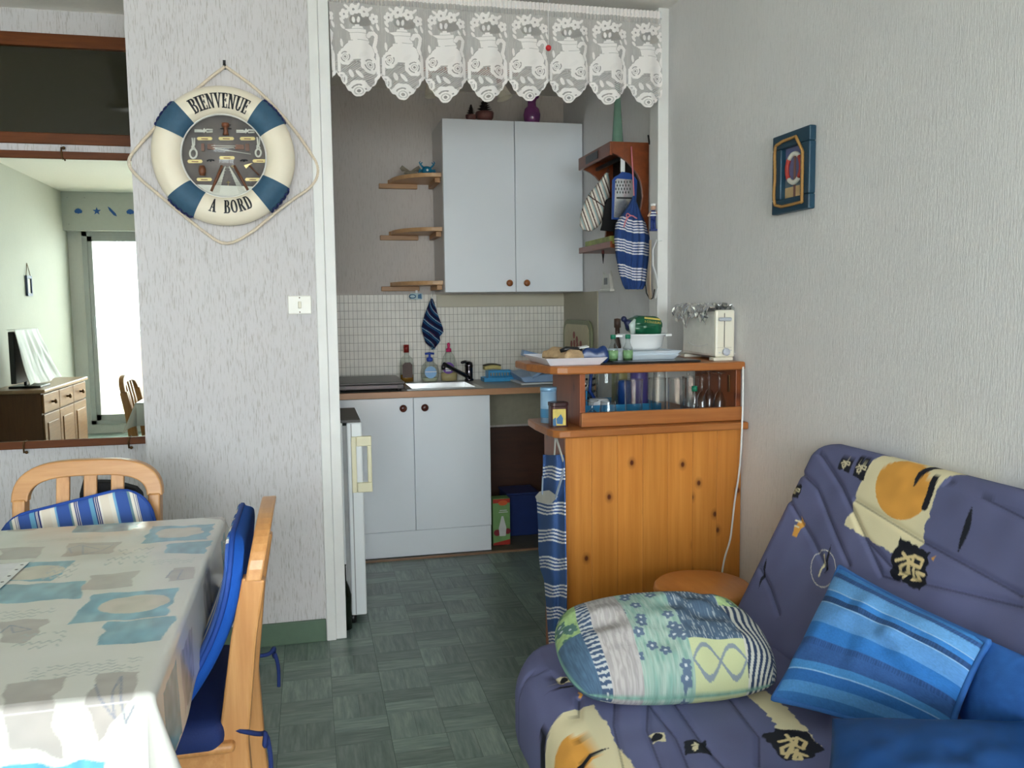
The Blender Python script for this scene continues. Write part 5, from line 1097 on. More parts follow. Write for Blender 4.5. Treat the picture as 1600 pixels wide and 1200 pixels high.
sh_ = [(1.0, 3.40), (1.0, 3.06), (.772, 3.03), (.766, 2.90), (.770, 2.76), (.778, 2.715), (.795, 2.692), (.83, 2.688), (1.487, 2.70), (1.487, 3.40)]
part('lower_shelf', MB().prism(sh_, .862, .888), M_PBX, br, .005)
part('front_rail', MB().box(.886, BXR, 2.738, 2.757, .889, .938), M_PBX, br, .003)
part('side_panel', MB().box(.886, .906, 2.7575, 3.09, .8885, 1.069), M_PBS, br, .002)
part('side_panel', MB().box(1.466, BXR, 2.7575, 3.09, .8885, 1.069), M_PBS, br, .002)
part('brass_catch', MB().box(1.461, 1.4655, 2.80, 2.812, .985, 1.045), M_BRASS, br)
tp_ = [(.748, 3.12), (.746, 2.94), (.785, 2.765), (.803, 2.742), (.835, 2.730), (1.487, 2.728), (1.487, 3.12)]
part('top', MB().prism(tp_, 1.070, 1.098), M_PBX, br, .006)
ZT = 1.0985
# ---------------------------------------------------------------- things on the bar top
bd = solo('black_board', MB().box(.965, 1.335, 2.765, 3.06, ZT, ZT+.007), plain('black_glass_board', (30, 30, 32), .12), 'shiny black board lying on the bar top under the white trays', 'board', bevel=.002)
def tray(name, label, x0, x1, y0, y1, z, h, fl, group=None, m=None):
    b = MB(); V = [(x0+fl, y0+fl, z), (x1-fl, y0+fl, z), (x1-fl, y1-fl, z), (x0+fl, y1-fl, z), (x0, y0, z+h), (x1, y0, z+h), (x1, y1, z+h), (x0, y1, z+h)]
    i = .003; V += [(x0+fl+i, y0+fl+i, z+i), (x1-fl-i, y0+fl+i, z+i), (x1-fl-i, y1-fl-i, z+i), (x0+fl+i, y1-fl-i, z+i), (x0+i, y0+i, z+h), (x1-i, y0+i, z+h), (x1-i, y1-i, z+h), (x0+i, y1-i, z+h)]
    F = [(0, 3, 2, 1), (0, 1, 5, 4), (1, 2, 6, 5), (2, 3, 7, 6), (3, 0, 4, 7), (8, 9, 10, 11), (8, 12, 13, 9), (9, 13, 14, 10), (10, 14, 15, 11), (11, 15, 12, 8), (4, 5, 13, 12), (5, 6, 14, 13), (6, 7, 15, 14), (7, 4, 12, 15)]
    b.add(V, F); return solo(name, b, m or M_TRAYW, label, 'tray', group, bevel=.001)
M_TRAYW = plain('white_melamine', (226, 226, 236), .3, vary=.01); M_TRAYB = plain('bluish_white_melamine', (214, 226, 236), .3, vary=.01)
tray('serving_tray', 'white flared serving tray holding a bread bag on the bar corner', .765, .985, 2.748, 3.06, ZT, .026, .022)
tray('serving_tray', 'lower bluish white tray stacked on the black board under the casserole', 1.02, 1.285, 2.83, 3.06, ZT+.0075, .018, .016, m=M_TRAYB)
tray('serving_tray', 'upper bluish white tray directly beneath the white casserole', 1.015, 1.29, 2.825, 3.065, ZT+.0195, .019, .016, m=M_TRAYB)
bp = thing('bread_bag', 'crumpled bread bag, brown and navy, lying in the white tray', 'bag', (.89, 2.88, ZT+.004))
def blob(cx, cy, cz, hx, hy, hz, rot, seed, m, name, par, amp=.012):
    def wp(P):
        n = vnoise(P[..., 0]+3+seed, P[..., 1]+5+P[..., 2]*2, .03, seed)-.5; Q = P*(1+0*P); ca, sa = math.cos(rot), math.sin(rot); X = P[..., 0]; Y = P[..., 1]; Z = P[..., 2]*(1+.5*(1-(X/hx)**2))+n*amp*2*(P[..., 2] > 0)
        return np.stack([cx+X*ca-Y*sa, cy+X*sa+Y*ca, np.maximum(cz+Z, ZT+.0035)], -1)
    return part(name, MB().rbox(hx, hy, hz, min(hx, hy, hz)*.8, (14, 10, 2), None, wp), m, par, merge=True)
blob(.868, 2.86, ZT+.024, .055, .075, .018, .35, 3, plain('brown_bread_paper', (176, 148, 112), .6, vary=.2, bump=.4, sc=60), 'loaf_end', bp)
blob(.955, 2.84, ZT+.026, .058, .05, .020, -.2, 5, plain('navy_bag_film', (30, 54, 104), .3, vary=.15, bump=.3, sc=50), 'navy_wrap', bp)
part('white_mark', MB().lathe([(.0001, 0), (.014, 0)], (.982, 2.796, ZT+.034), 12, axis='y'), M_WHITE, bp)
part('black_print', MB().tube([(.83, 2.80, ZT+.048), (.85, 2.795, ZT+.055), (.89, 2.80, ZT+.053), (.91, 2.81, ZT+.05)], [.006, .009, .009, .005], 8), M_BLACK, bp)
part('paper_fold', MB().obox((.905, 2.81, ZT+.058), (.03, .004, .004), (0, .012, .002), (0, 0, .0012)), M_WHITE, bp)
M_GRN = plain('green_cap', (18, 112, 84), .35); M_HERB = plain('dried_herbs', (70, 110, 62), .8, vary=.3, sc=200)
for px_, lab in ((958, 'small herb jar with a green cap beside the bread bag'), (981, 'small herb jar with a green cap in front of the casserole')):
    p = onZ(px_, 562, ZT+.008); x, y, z = float(p[0]), max(2.79, min(2.80, float(p[1]))), ZT+.0078
    x = float(onY(px_, 545, y)[0]); j = thing('herb_jar', lab, 'jar', (x, y, z), group='herb jars on the bar')
    part('jar_glass', MB().lathe([(.001, 0), (.0165, .001), (.017, .045), (.011, .058), (.008, .068), (.008, .080), (.001, .080)], (x, y, z), 18), M_GLASS, j)
    part('herbs', MB().lathe([(.001, .002), (.015, .003), (.0155, .034), (.001, .034)], (x, y, z), 16), M_HERB, j)
    part('label_print', MB().lathe([(.0172, .010), (.0174, .010), (.0174, .038), (.0172, .038)], (x, y, z), 18), plain('green_white_label', (120, 158, 112), .5, vary=.25, sc=90) if 'green_white_label' not in MATS else MATS['green_white_label'], j)
    part('cap', MB().lathe([(.0095, 0), (.0095, .014), (.001, .0145)], (x, y, z+.078), 16), M_GRN, j)
cx_, cy_, cz_ = float(onY(1003, 535, 2.93)[0]), 2.935, ZT+.0395
cs = thing('white_casserole', 'round white casserole dish with two tab handles on stacked trays', 'casserole', (cx_, cy_, cz_))
M_CER = plain('white_ceramic', (232, 234, 236), .2, vary=.01)
part('bowl', MB().lathe([(.001, 0), (.060, 0), (.074, .012), (.083, .052), (.088, .054), (.088, .058), (.080, .058), (.070, .014), (.001, .008)], (cx_, cy_, cz_), 36), M_CER, cs)
for s in (-1, 1): part('tab_handle', MB().prism([(cx_+s*.083, cy_-.028), (cx_+s*.112, cy_-.02), (cx_+s*.112, cy_+.02), (cx_+s*.083, cy_+.028)], cz_+.047, cz_+.056), M_CER, cs, .003)
pb = thing('green_pasta_bag', 'dark green plastic food bag with gold lettering slumped in the casserole', 'bag', (cx_, cy_, cz_+.03))
def gbag(P):
    x, y, z = P[..., 0], P[..., 1], P[..., 2]; n = vnoise(x+4, y+z*2+4, .025, 8)-.5
    return np.stack([cx_+.008+x+.12*z, cy_+y+n*.012, cz_+.085+z*(1-.35*np.clip(-x/.06, 0, 1))-.12*x+n*.008-.35*np.clip(-x-.03, 0, 1)*.3], -1)
part('bag', MB().rbox(.064, .045, .040, .032, (18, 10, 8), None, gbag), plain('green_film', (16, 84, 56), .28, vary=.1, bump=.35, sc=40), pb, merge=True)
def text_mesh(txt, size):
    cu = bpy.data.curves.new('t', 'FONT'); cu.body = txt; cu.size = size; o = bpy.data.objects.new('t', cu); COL.objects.link(o)
    dg = bpy.context.evaluated_depsgraph_get(); me = bpy.data.meshes.new_from_object(o.evaluated_get(dg)); v = [tuple(q.co) for q in me.vertices]; f = [tuple(q.vertices) for q in me.polygons]
    bpy.data.objects.remove(o); bpy.data.curves.remove(cu); return v, f
v, f = text_mesh('3 COULEURS', .011); part('gold_lettering', MB().add([(cx_-.008+a, cy_-.0485, cz_+.100+b-.12*a) for a, b, _ in v], f), plain('gold_print', (190, 170, 80), .4), pb)
part('gold_line', MB().obox((cx_+.022, cy_-.0485, cz_+.1125), (.030, 0, -.0036), (0, .0006, 0), (0, 0, .003)), MATS['gold_print'], pb)
part('clear_end', MB().tube([(cx_-.045, cy_-.03, cz_+.06), (cx_-.050, cy_-.035, cz_+.09), (cx_-.038, cy_-.03, cz_+.11)], [.010, .013, .006], 8), plain('frosted_film', (176, 190, 186), .2), pb)
part('tied_end', MB().ball((cx_-.072, cy_-.01, cz_+.112), .011, 10).tube([(cx_-.068, cy_-.01, cz_+.106), (cx_-.045, cy_-.01, cz_+.088)], [.008, .024], 8), plain('navy_tie', (20, 30, 70), .5), pb)
pm = onY(975, 520, 3.02); solo('pepper_mill', MB().lathe([(.001, 0), (.014, .001), (.014, .05), (.010, .06), (.012, .085), (.009, .095), (.009, .115), (.013, .118), (.013, .15), (.001, .152)], (pm[0]-.002, 3.085, ZT), 16), plain('dark_mill_wood', (64, 44, 34), .35), 'slim dark pepper mill standing behind the casserole', 'pepper mill')
# toaster
tx0, tx1 = float(onY(1117, 550, 2.80)[0]), float(onY(1147, 550, 2.80)[0]); ty0, ty1, tzb = 2.795, 3.085, ZT
M_TOA = plain('cream_toaster', (226, 222, 206), .3, vary=.01); ztp = float(onY(1130, 484, 2.80)[2])
ts = thing('toaster', 'cream long-slot toaster with grey lever and dial on the bar', 'toaster', ((tx0+tx1)/2, 2.94, tzb))
part('body', MB().box(tx0+.003, tx1-.003, ty0+.012, ty1, tzb+.012, ztp-.004), plain('toaster_side_grey', (232, 232, 226), .3), ts, .012)
part('end_panel', MB().box(tx0, tx1, ty0, ty0+.016, tzb+.012, ztp), M_TOA, ts, .007)
part('foot', MB().box(tx0-.008, tx1-.008, ty0-.004, ty0+.035, tzb+.0002, tzb+.012), M_TOA, ts, .002); part('foot', MB().box(tx0-.004, tx1-.008, ty1-.04, ty1-.005, tzb+.0002, tzb+.012), M_TOA, ts, .002)
xm = (tx0+tx1)/2-.004
part('lever_slot', MB().box(xm-.0012, xm+.0012, ty0-.0008, ty0+.001, tzb+.048, ztp-.012), M_BLACK, ts)
part('panel_seam', MB().box(tx0+.006, tx1-.012, ty0-.0006, ty0+.001, tzb+.0465, tzb+.0475), plain('seam_beige', (170, 164, 146), .5), ts)
M_GRY = plain('grey_lever', (182, 186, 196), .35)
part('lever', MB().box(xm-.026, xm+.024, ty0-.014, ty0-.001, ztp-.040, ztp-.027), M_GRY, ts, .005)
part('dial', MB().lathe([(.014, 0), (.014, -.008), (.012, -.011), (.001, -.011)], (xm+.006, ty0, tzb+.031), 20, axis='y'), M_GRY, ts)
part('dial_mark', MB().box(xm-.022, xm-.014, ty0-.0006, ty0+.001, tzb+.028, tzb+.030).box(xm+.022, xm+.03, ty0-.0006, ty0+.001, tzb+.036, tzb+.038).box(xm-.002, xm+.006, ty0-.0006, ty0+.001, tzb+.045, tzb+.0465), M_GRY, ts)
vt = MB()
for k in range(14): vt.box(tx0+.0022, tx0+.0034, ty0+.07+k*.012, ty0+.074+k*.012, tzb+.055-.010*math.sin(k/13*math.pi), tzb+.058-.010*math.sin(k/13*math.pi))
part('vent_dots', vt, M_GRY, ts)
foil = MB(); n1, n2 = 30, 26; Uf, Vf = np.meshgrid(np.linspace(0, 1, n1), np.linspace(-1, 1, n2), indexing='ij')
jit = lambda sc, sd_: np.random.default_rng(sd_).random(Uf.shape)-.5
wv = np.abs(Vf); Xf = (tx0+tx1)/2-.004+np.sign(Vf)*np.minimum(wv*.085, .050+.006*wv)+jit(.02, 3)*.012; Zf = np.where(wv < .55, ztp+.018-.02*wv**2, ztp+.014-(wv-.55)*.13*(.6+.8*vnoise(Uf, Vf*0, .12, 7)))+jit(.018, 5)*.018; Yf = ty0+.022+Uf*(ty1-ty0+.012)+jit(.02, 9)*.008
fo = solo('foil_sheet', MB().grid(np.stack([Xf, Yf, Zf], -1), smooth=False), plain('aluminium_foil', (225, 225, 225), .22, .9, vary=.05), 'crumpled aluminium foil laid over the toaster', 'foil'); fo.modifiers.new('thick', 'SOLIDIFY').thickness = .001
cpts = [onX(1148, 543, tx1+.012), onY(1157, 553, 2.76), onY(1161, 575, 2.715), onY(1161, 620, 2.70), onY(1159, 680, 2.695), onY(1156, 735, 2.715), onY(1148, 780, 2.725), onY(1144, 820, 2.725), onY(1141, 845, 2.725), onY(1133, 868, 2.725), onY(1129, 888, 2.725), onY(1126, 915, 2.725), onY(1128, 960, 2.72)]
cpts[0] = np.array([tx1-.002, 2.83, ZT+.030]); cpts[1] = np.array([tx1+.03, 2.79, ZT+.012])
part('power_cord', MB().tube(smooth_path(cpts, 2), .0034, 8), M_WHITE, ts, label='white mains cord hanging down the plank front')
# ---------------------------------------------------------------- glasses on the bar shelf
ZG = .8885; YG = 2.845
def gpos(px_, y=YG): return float(onY(px_, 620, y)[0])
def tumbler(label, px_, r0_, r1_, h, y=YG, ribs=0, inv=False, grp='drinking glasses on the bar shelf'):
    x = gpos(px_, y); w = .0018; pr = [(.001, 0), (r0_, 0), (r0_+.1*(r1_-r0_), h*.1), (r1_, h)]
    if inv: pr = [(r, h-z) for r, z in pr]
    b = MB(); seg = 32; b.lathe(pr, (x, y, ZG), seg, caps=False); zr, rr_ = (h, r1_) if not inv else (0.001, r1_); b.tube([(x+rr_*math.cos(a), y+rr_*math.sin(a), ZG+zr) for a in np.linspace(0, 2*math.pi, 33)[:-1]], .0011, 5, closed=True)
    if ribs: b.v = [(x+(p[0]-x)*(1+.035*math.cos(ribs*math.atan2(p[1]-y, p[0]-x))), y+(p[1]-y)*(1+.035*math.cos(ribs*math.atan2(p[1]-y, p[0]-x))), p[2]) for p in b.v]
    return solo('tumbler', b, M_GLASS, label, 'glass', grp)
tumbler('low rounded glass upturned near the left side panel of the bar shelf', 950, .036, .026, .075, 2.83, inv=False)
tumbler('tall plain glass standing alone on the bar shelf', 990, .030, .033, .148)
tumbler('tall straight glass holding an upturned tumbler on the bar shelf', 1027, .030, .031, .150)
tumbler('short upturned tumbler stacked behind the tall straight glass', 1030, .022, .027, .172, 2.92, inv=True)
tumbler('ribbed tall glass on the bar shelf beside the herb bottle', 1058, .031, .033, .148, ribs=12)
tumbler('second ribbed tall glass next to the green-capped bottle', 1079, .029, .031, .146, 2.90, ribs=12)
def stem(label, px_, y, h, rb_, rc, up, grp):
    x = gpos(px_, y); pr = [(.001, 0), (rb_, 0), (rb_*.9, .003), (.006, .008), (.004, .02), (.007, .026), (.004, .032), (.004, h*.40), (.012, h*.45), (rc, h*.62), (rc*.95, h)]
    if not up: pr = [(r, h-z) for r, z in pr]
    solo('stemmed_glass', MB().lathe(pr, (x, y, ZG), 28, caps=False), M_GLASS, label, 'glass', grp)
for (p_, y_), lb_ in zip(((1097, 2.84), (1108, 2.91), (1124, 2.83)), ('upturned stemmed glass nearest the green-capped bottle', 'upturned stemmed glass set back between two others on the bar shelf', 'upturned stemmed glass beside the brass catch of the bar shelf')): stem(lb_, p_, y_, .165, .026, .022, False, 'upturned stemmed glasses on the bar shelf')
stem('stemmed glass with a wide foot upturned behind the herb bottle', 1075, 2.99, .175, .036, .03, False, 'drinking glasses on the bar shelf')
stem('small stemmed glass beside the left side panel of the bar shelf', 925, 2.83, .082, .024, .026, False, 'drinking glasses on the bar shelf')
hx_ = gpos(1085, 2.80); hb_ = thing('herb_bottle', 'small green-capped bottle among the glasses on the bar shelf', 'bottle', (hx_, 2.80, ZG))
part('bottle_glass', MB().lathe([(.001, 0), (.016, .001), (.016, .07), (.008, .095), (.008, .108), (.001, .108)], (hx_, 2.80, ZG), 18), M_GLASS, hb_); part('cap', MB().lathe([(.0105, 0), (.0105, .018), (.001, .019)], (hx_, 2.80, ZG+.104), 14), M_GRN, hb_)
# washing-up rack behind the glasses
dk_ = thing('cyan_dish_rack', 'cyan plastic dish rack with upright slots behind the bar glasses', 'dish rack', (1.12, 3.24, .888))
rk = MB().box(1.01, 1.33, 3.13, 3.38, .8885, .894).box(1.005, 1.335, 3.125, 3.13, .8885, .915).box(1.005, 1.335, 3.38, 3.385, .8885, .915).box(1.0, 1.005, 3.125, 3.385, .8885, .915).box(1.335, 1.34, 3.125, 3.385, .8885, .915)
part('tray', rk, M_CYAN, dk_)
rk = MB().box(1.012, 1.04, 3.15, 3.36, .896, .899)
for k in range(7):
    yy = 3.15+k*.034; rk.box(1.010, 1.014, yy, yy+.008, .897, .965).box(1.038, 1.042, yy, yy+.008, .897, .965)
rk.box(1.009, 1.015, 3.148, 3.362, .962, .970).box(1.037, 1.043, 3.148, 3.362, .962, .970)
part('cutlery_rack', rk, M_CYAN, dk_)
M_BLUEP = plain('blue_mug_glaze', (34, 62, 132), .25); M_PURP2 = plain('violet_plastic', (96, 84, 150), .35)
def mug(name, lab, cat, x, y, r, h, m, z=.8945, inv=False, handle=True):
    t_ = thing(name, lab, cat, (x, y, z)); part('cup', MB().lathe([(.001, 0), (r*.9, 0), (r, .01), (r, h), (r-.004, h), (r-.005, .012), (.001, .01)] if not inv else [(.001, h), (r*.85, h), (r, h-.01), (r, 0), (r-.004, 0), (r-.006, h-.012), (.001, h-.01)], (x, y, z), 24), m, t_)
    if handle: part('handle', MB().tube([(x-r*.95, y-.004, z+h*.8), (x-r-.028, y-.01, z+h*.7), (x-r-.028, y-.01, z+h*.35), (x-r*.95, y-.004, z+h*.2)], .006, 8), m, t_)
    return t_
t_ = thing('glass_jug', 'clear jug with a dark blue handle drying in the cyan dish rack', 'jug', (1.16, 3.25, .8945))
part('jug_glass', MB().lathe([(.001, 0), (.042, .001), (.046, .10), (.050, .165)], (1.16, 3.25, .8945), 24, caps=False), M_GLASS, t_)
part('handle', MB().tube([(1.115, 3.24, 1.04), (1.085, 3.23, 1.03), (1.08, 3.23, .96), (1.105, 3.235, .925)], .007, 8), M_BLUEP, t_)
ch = thing('cutlery_holder', 'perforated steel cutlery holder at the left of the cyan dish rack', 'cutlery holder', (1.09, 3.33, .8945))
part('cylinder', MB().lathe([(.001, 0), (.04, 0), (.04, .15), (.038, .15), (.038, .003), (.001, .003)], (1.09, 3.33, .8945), 24), M_STEEL, ch)
hl = MB()
for r in range(5):
    for k in range(9): a = math.pi+math.pi*k/8+r*.1; hl.ball((1.09+.0405*math.cos(a), 3.33+.0405*math.sin(a), .925+r*.026), .0055, 6)
part('holes', hl, M_BLACK, ch)
mug('white_bowl', 'small white bowl upturned in the cyan dish rack', 'bowl', 1.10, 3.18, .042, .04, M_CER, inv=True, handle=False)
mug('violet_beaker', 'violet plastic beaker upturned at the end of the cyan dish rack', 'beaker', 1.285, 3.22, .036, .16, M_PURP2, inv=True, handle=False)
mug('yellow_beaker', 'dull yellow beaker in the cyan dish rack', 'beaker', 1.235, 3.31, .033, .15, plain('dull_yellow', (150, 144, 96), .4), inv=True, handle=False)
mug('blue_beaker', 'deep blue beaker in the cyan dish rack beside the jug', 'beaker', 1.205, 3.175, .026, .11, plain('deep_blue', (22, 64, 130), .35), inv=True, handle=False)
# tins on the left end of the shelf
x, y = float(onZ(857, 655, .8885)[0])+.012, 2.90; x = float(onY(857, 630, y)[0])
t1 = thing('pale_blue_tin', 'tall pale blue printed tin at the open end of the bar shelf', 'tin', (x, y, ZG))
part('can', MB().lathe([(.001, 0), (.0285, .001), (.0285, .118), (.001, .118)], (x, y, ZG), 28), plain('sky_tin_print', (150, 186, 218), .3, .2, vary=.15, sc=14), t1)
part('lid', MB().lathe([(.0295, 0), (.0295, .012), (.027, .014), (.001, .014)], (x, y, ZG+.113), 28), plain('tin_lid_blue', (136, 180, 216), .3, .3), t1)
part('blue_print', MB().lathe([(.0287, 0), (.0289, .001), (.0289, .03), (.0287, .031)], (x, y, ZG+.02), 28), plain('tin_mid_blue', (66, 128, 172), .4), t1)
y = 2.80; x = float(onY(872, 650, y)[0])
t2 = thing('brown_tin', 'dark brown tin with a yellow picture label in front of the blue tin', 'tin', (x, y, ZG))
part('can', MB().prism(rrect(x-.030, x+.030, y-.025, y+.025, .012, 4), ZG, ZG+.070), plain('brown_tin_paint', (66, 34, 34), .3), t2)
part('lid', MB().prism(rrect(x-.032, x+.032, y-.027, y+.027, .013, 4), ZG+.0705, ZG+.084), plain('brown_lid', (56, 28, 28), .3), t2, .002)
part('label_print', MB().box(x-.026, x+.020, y-.0262, y-.0252, ZG+.006, ZG+.062), plain('yellow_label', (206, 186, 96), .5, vary=.12, sc=60), t2)
part('figure_print', MB().prism([(x-.012, ZG+.012), (x+.008, ZG+.010), (x+.010, ZG+.030), (x+.002, ZG+.045), (x-.006, ZG+.036), (x-.014, ZG+.030)], y-.0268, y-.0263, 'y').prism([(x-.026, ZG+.006), (x-.014, ZG+.006), (x-.016, ZG+.035), (x-.026, ZG+.028)], y-.0268, y-.0263, 'y'), plain('blue_figure', (58, 108, 150), .5), t2)
# ================================================================ apron hanging on the bar side
def apron_col(s, t, x, y):
    yy = y-(s-.5)*3+1.6*math.sin(s*7+y*.05)
    for a in (731, 786, 829, 872, 915, 950, 990):
        for k in range(4):
            if abs(yy-(a+k*5.4)) < 1.35: return (228, 228, 232)
    return (62, 92, 146)
ysA = np.linspace(711, 1010, 330); XA = .806
lo_ = ([849, 848, 847, 836, 839, 841, 841, 844, 850, 853, 857, 858], [711, 745, 767, 776, 785, 830, 858, 889, 906, 943, 1000, 1010]); ro_ = ([880, 881, 882, 883, 884, 884, 884], [716, 721, 773, 850, 887, 938, 1010])
nA, mA = len(ysA), 50; A = np.zeros((nA, mA, 3)); C = np.ones((nA, mA, 4))
for i, y in enumerate(ysA):
    l, r = np.interp(y, lo_[1], lo_[0]), np.interp(y, ro_[1], ro_[0])
    for j in range(mA):
        s = j/(mA-1); A[i, j] = onX(l+(r-l)*s, y, XA+.010*math.sin(s*8+i*.008)); C[i, j, :3] = lin(apron_col(s, 0, l+(r-l)*s, y))
ap = thing('striped_apron', 'blue apron with white stripes hanging at the end of the bar', 'apron', (XA, 2.9, .1))
o = part('apron_cloth', MB().grid(A, C), vcol('striped_apron_cotton', .85, .3, 300), ap); o.modifiers.new('thick', 'SOLIDIFY').thickness = .004
h_ = onX(868, 681, XA+.005); M_TAPE = plain('white_tape', (216, 214, 206), .8)
part('neck_strap', MB().bar([onX(866, 714, XA), onX(867, 695, XA), np.array([XA+.004, h_[1], .858])], .012, .002, (0, 1, 0)).bar([np.array([XA+.004, h_[1], .858]), onX(874, 700, XA), onX(880, 720, XA)], .012, .002, (0, 1, 0)), M_TAPE, ap)
pk_ = [(836, 776), (843, 768), (858, 766), (872, 776), (862, 786), (850, 787), (840, 784)]
part('pocket_lining', MB().add([onX(x, y, XA-.014) for x, y in pk_], [tuple(range(len(pk_)))]), plain('pale_lining', (198, 196, 190), .85), ap)
M_PBT = plain('pale_blue_tape', (170, 184, 208), .8)
part('waist_tie', MB().bar([onX(848, 745, XA-.016), onX(847, 772, XA-.016)], .014, .002, (0, 1, 0)), M_PBT, ap); part('waist_tie', MB().bar([onX(881, 735, XA-.016), onX(868, 778, XA-.018)], .014, .002, (0, 1, 0)), M_PBT, ap)
# ================================================================ round stool
sx, sy_, sr = 1.147, 2.35, .150
M_ST = wood('orange_pine_stool', (216, 148, 82), (190, 116, 56), (34, 5, 34), .3, None, (206, 136, 72)); stl = thing('round_stool', 'round orange pine stool in front of the bar planks', 'stool', (sx, sy_, 0))
part('seat', MB().lathe([(.001, .413), (sr-.012, .413), (sr-.003, .418), (sr, .428), (sr-.002, .440), (sr-.010, .448), (.001, .450)], (sx, sy_, 0), 48), M_ST, stl)
for k in range(4):
    a = math.pi/4+k*math.pi/2; part('leg', MB().tube([(sx+.085*math.cos(a), sy_+.085*math.sin(a), .413), (sx+.12*math.cos(a), sy_+.12*math.sin(a), 0)], [.016, .014], 12), M_ST, stl)
for k in range(4):
    a = math.pi/4+k*math.pi/2; b_ = a+math.pi/2; part('rung', MB().tube([(sx+.108*math.cos(a), sy_+.108*math.sin(a), .14), (sx+.108*math.cos(b_), sy_+.108*math.sin(b_), .14)], .009, 10), M_ST, stl)
# ================================================================ picture on the right wall
py0, py1, pz0, pz1 = 2.325, 2.535, 1.583, 1.829; M_TEAL = plain('teal_frame_paint', (22, 62, 84), .45, vary=.08)
pf = thing('lifebuoy_picture', 'small teal framed beach picture with a red and white lifebuoy', 'picture', (XR, 2.44, pz0))
for a, b, c, d in ((py0, py1, pz0, pz0+.045), (py0, py1, pz1-.045, pz1), (py0, py0+.050, pz0+.045, pz1-.045), (py1-.050, py1, pz0+.045, pz1-.045)): part('frame_bar', MB().box(XR-.024, XR-.0005, a, b, c, d), M_TEAL, pf, .004)
iy0, iy1, iz0, iz1 = py0+.05, py1-.05, pz0+.045, pz1-.045; XPi = XR-.006
part('sky_print', MB().box(XPi, XR-.0005, iy0, iy1, iz0+.058, iz1), plain('violet_sky', (104, 108, 150), .5, vary=.12, sc=12), pf)
part('sea_print', MB().box(XPi-.0002, XR-.0005, iy0, iy1, iz0+.035, iz0+.058), plain('grey_sea', (104, 120, 134), .5, vary=.12, sc=30), pf); part('sand_print', MB().box(XPi-.0001, XR-.0005, iy0, iy1, iz0, iz0+.035), plain('beach_sand', (200, 172, 128), .6, vary=.08, sc=40), pf)
mc, mz = (iy0+iy1)/2, (iz0+iz1)/2+.012
part('post_print', MB().box(XPi-.0012, XPi-.0003, mc-.006, mc+.006, iz0+.002, mz+.05), plain('post_brown', (128, 92, 84), .6), pf)
for a0 in (45, 135, 225, 315):
    m_ = plain('buoy_red', (178, 60, 52), .5) if 'buoy_red' not in MATS else MATS['buoy_red']
    part('buoy_print', MB().tube([(XPi-.003, mc+.040*math.cos(a), mz+.044*math.sin(a)) for a in np.linspace(math.radians(a0), math.radians(a0+90), 10)], .0075, 8), M_KNOT if a0 in (45, 225) else m_, pf)
fr_ = [(py0+.028, pz0+.022), (py1-.030, pz0+.020), (py1-.018, pz0+.06), (py1-.026, pz0+.12), (py1-.020, pz1-.05), (py1-.028, pz1-.024), (py0+.03, pz1-.022), (py0+.028, pz0+.022)]
part('rope_border', twist(smooth_path([(XR-.028, a, b) for a, b in fr_], 1), .0030, .018), plain('gold_rope', (170, 128, 70), .6), pf)
# ================================================================ sofa bed along the right wall
SY0_, SY1_ = .42, 2.13; SZT = .43
BO, BT = np.array([1.115, 0, .42]), np.array([1.372, 0, .905]); wv_ = (BT-BO)/np.linalg.norm(BT-BO); nv_ = np.array([-wv_[2], 0, wv_[0]])
BASE = (98, 102, 140); CREAM = (226, 216, 180); ORG = (222, 160, 74); INKC = (26, 28, 38)
def zb(p): q = onP(1160+p[0]*.275, 680+p[1]*.275, BO, nv_); return (q[1], float(np.dot(q-BO, wv_)))
def zs(p): q = onZ(780+p[0]*.325, 920+p[1]*.325, SZT); return (q[0], q[1])
def sofa_print(U, V, tr, items, seed):
    C = np.ones(U.shape+(4,)); n = .6*vnoise(U, V, .16, seed)+.4*vnoise(U, V, .05, seed+1); C[..., :3] = lin(BASE)*(.78+.44*n[..., None])
    D = np.full(U.shape, 1e9)
    for it in items:
        k, P, c = it[0], it[1], it[2]
        if k == 'poly':
            wob = (vnoise(U, V, .012, 5)-.5)*.008; m = m_poly(U+wob, V-wob, [tr(p) for p in P]); C[m, :3] = lin(c)*(.93+.14*n[m, None])
        elif k == 'ell':
            c0, cx, cy = tr(P[0]), tr((P[0][0]+P[1], P[0][1])), tr((P[0][0], P[0][1]+P[2])); M2 = np.array([[cx[0]-c0[0], cy[0]-c0[0]], [cx[1]-c0[1], cy[1]-c0[1]]]); I = np.linalg.inv(M2)
            a, b = I[0, 0]*(U-c0[0])+I[0, 1]*(V-c0[1]), I[1, 0]*(U-c0[0])+I[1, 1]*(V-c0[1]); r = np.hypot(a, b)
            if len(it) > 3: m = np.abs(r-1) < it[3]
            else: m = r < 1
            C[m, :3] = lin(c)*((.90+.2*vnoise(U, V, .03, 3)[m, None]))
        elif k == 'line':
            m = d_line(U, V, [tr(p) for p in P]) < it[3]; C[m, :3] = lin(c)
        elif k == 'spin':
            Q = [tr(p) for p in P]; L = len(Q)-1
            for i in range(L):
                for f in np.linspace(0, 1, 8):
                    g = (i+f)/L; x = Q[i][0]*(1-f)+Q[i+1][0]*f; y = Q[i][1]*(1-f)+Q[i+1][1]*f; C[np.hypot(U-x, V-y) < it[3]*(.25+.75*math.sin(math.pi*g)), :3] = lin(c)
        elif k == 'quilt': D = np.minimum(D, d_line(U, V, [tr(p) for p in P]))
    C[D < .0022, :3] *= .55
    return C, D
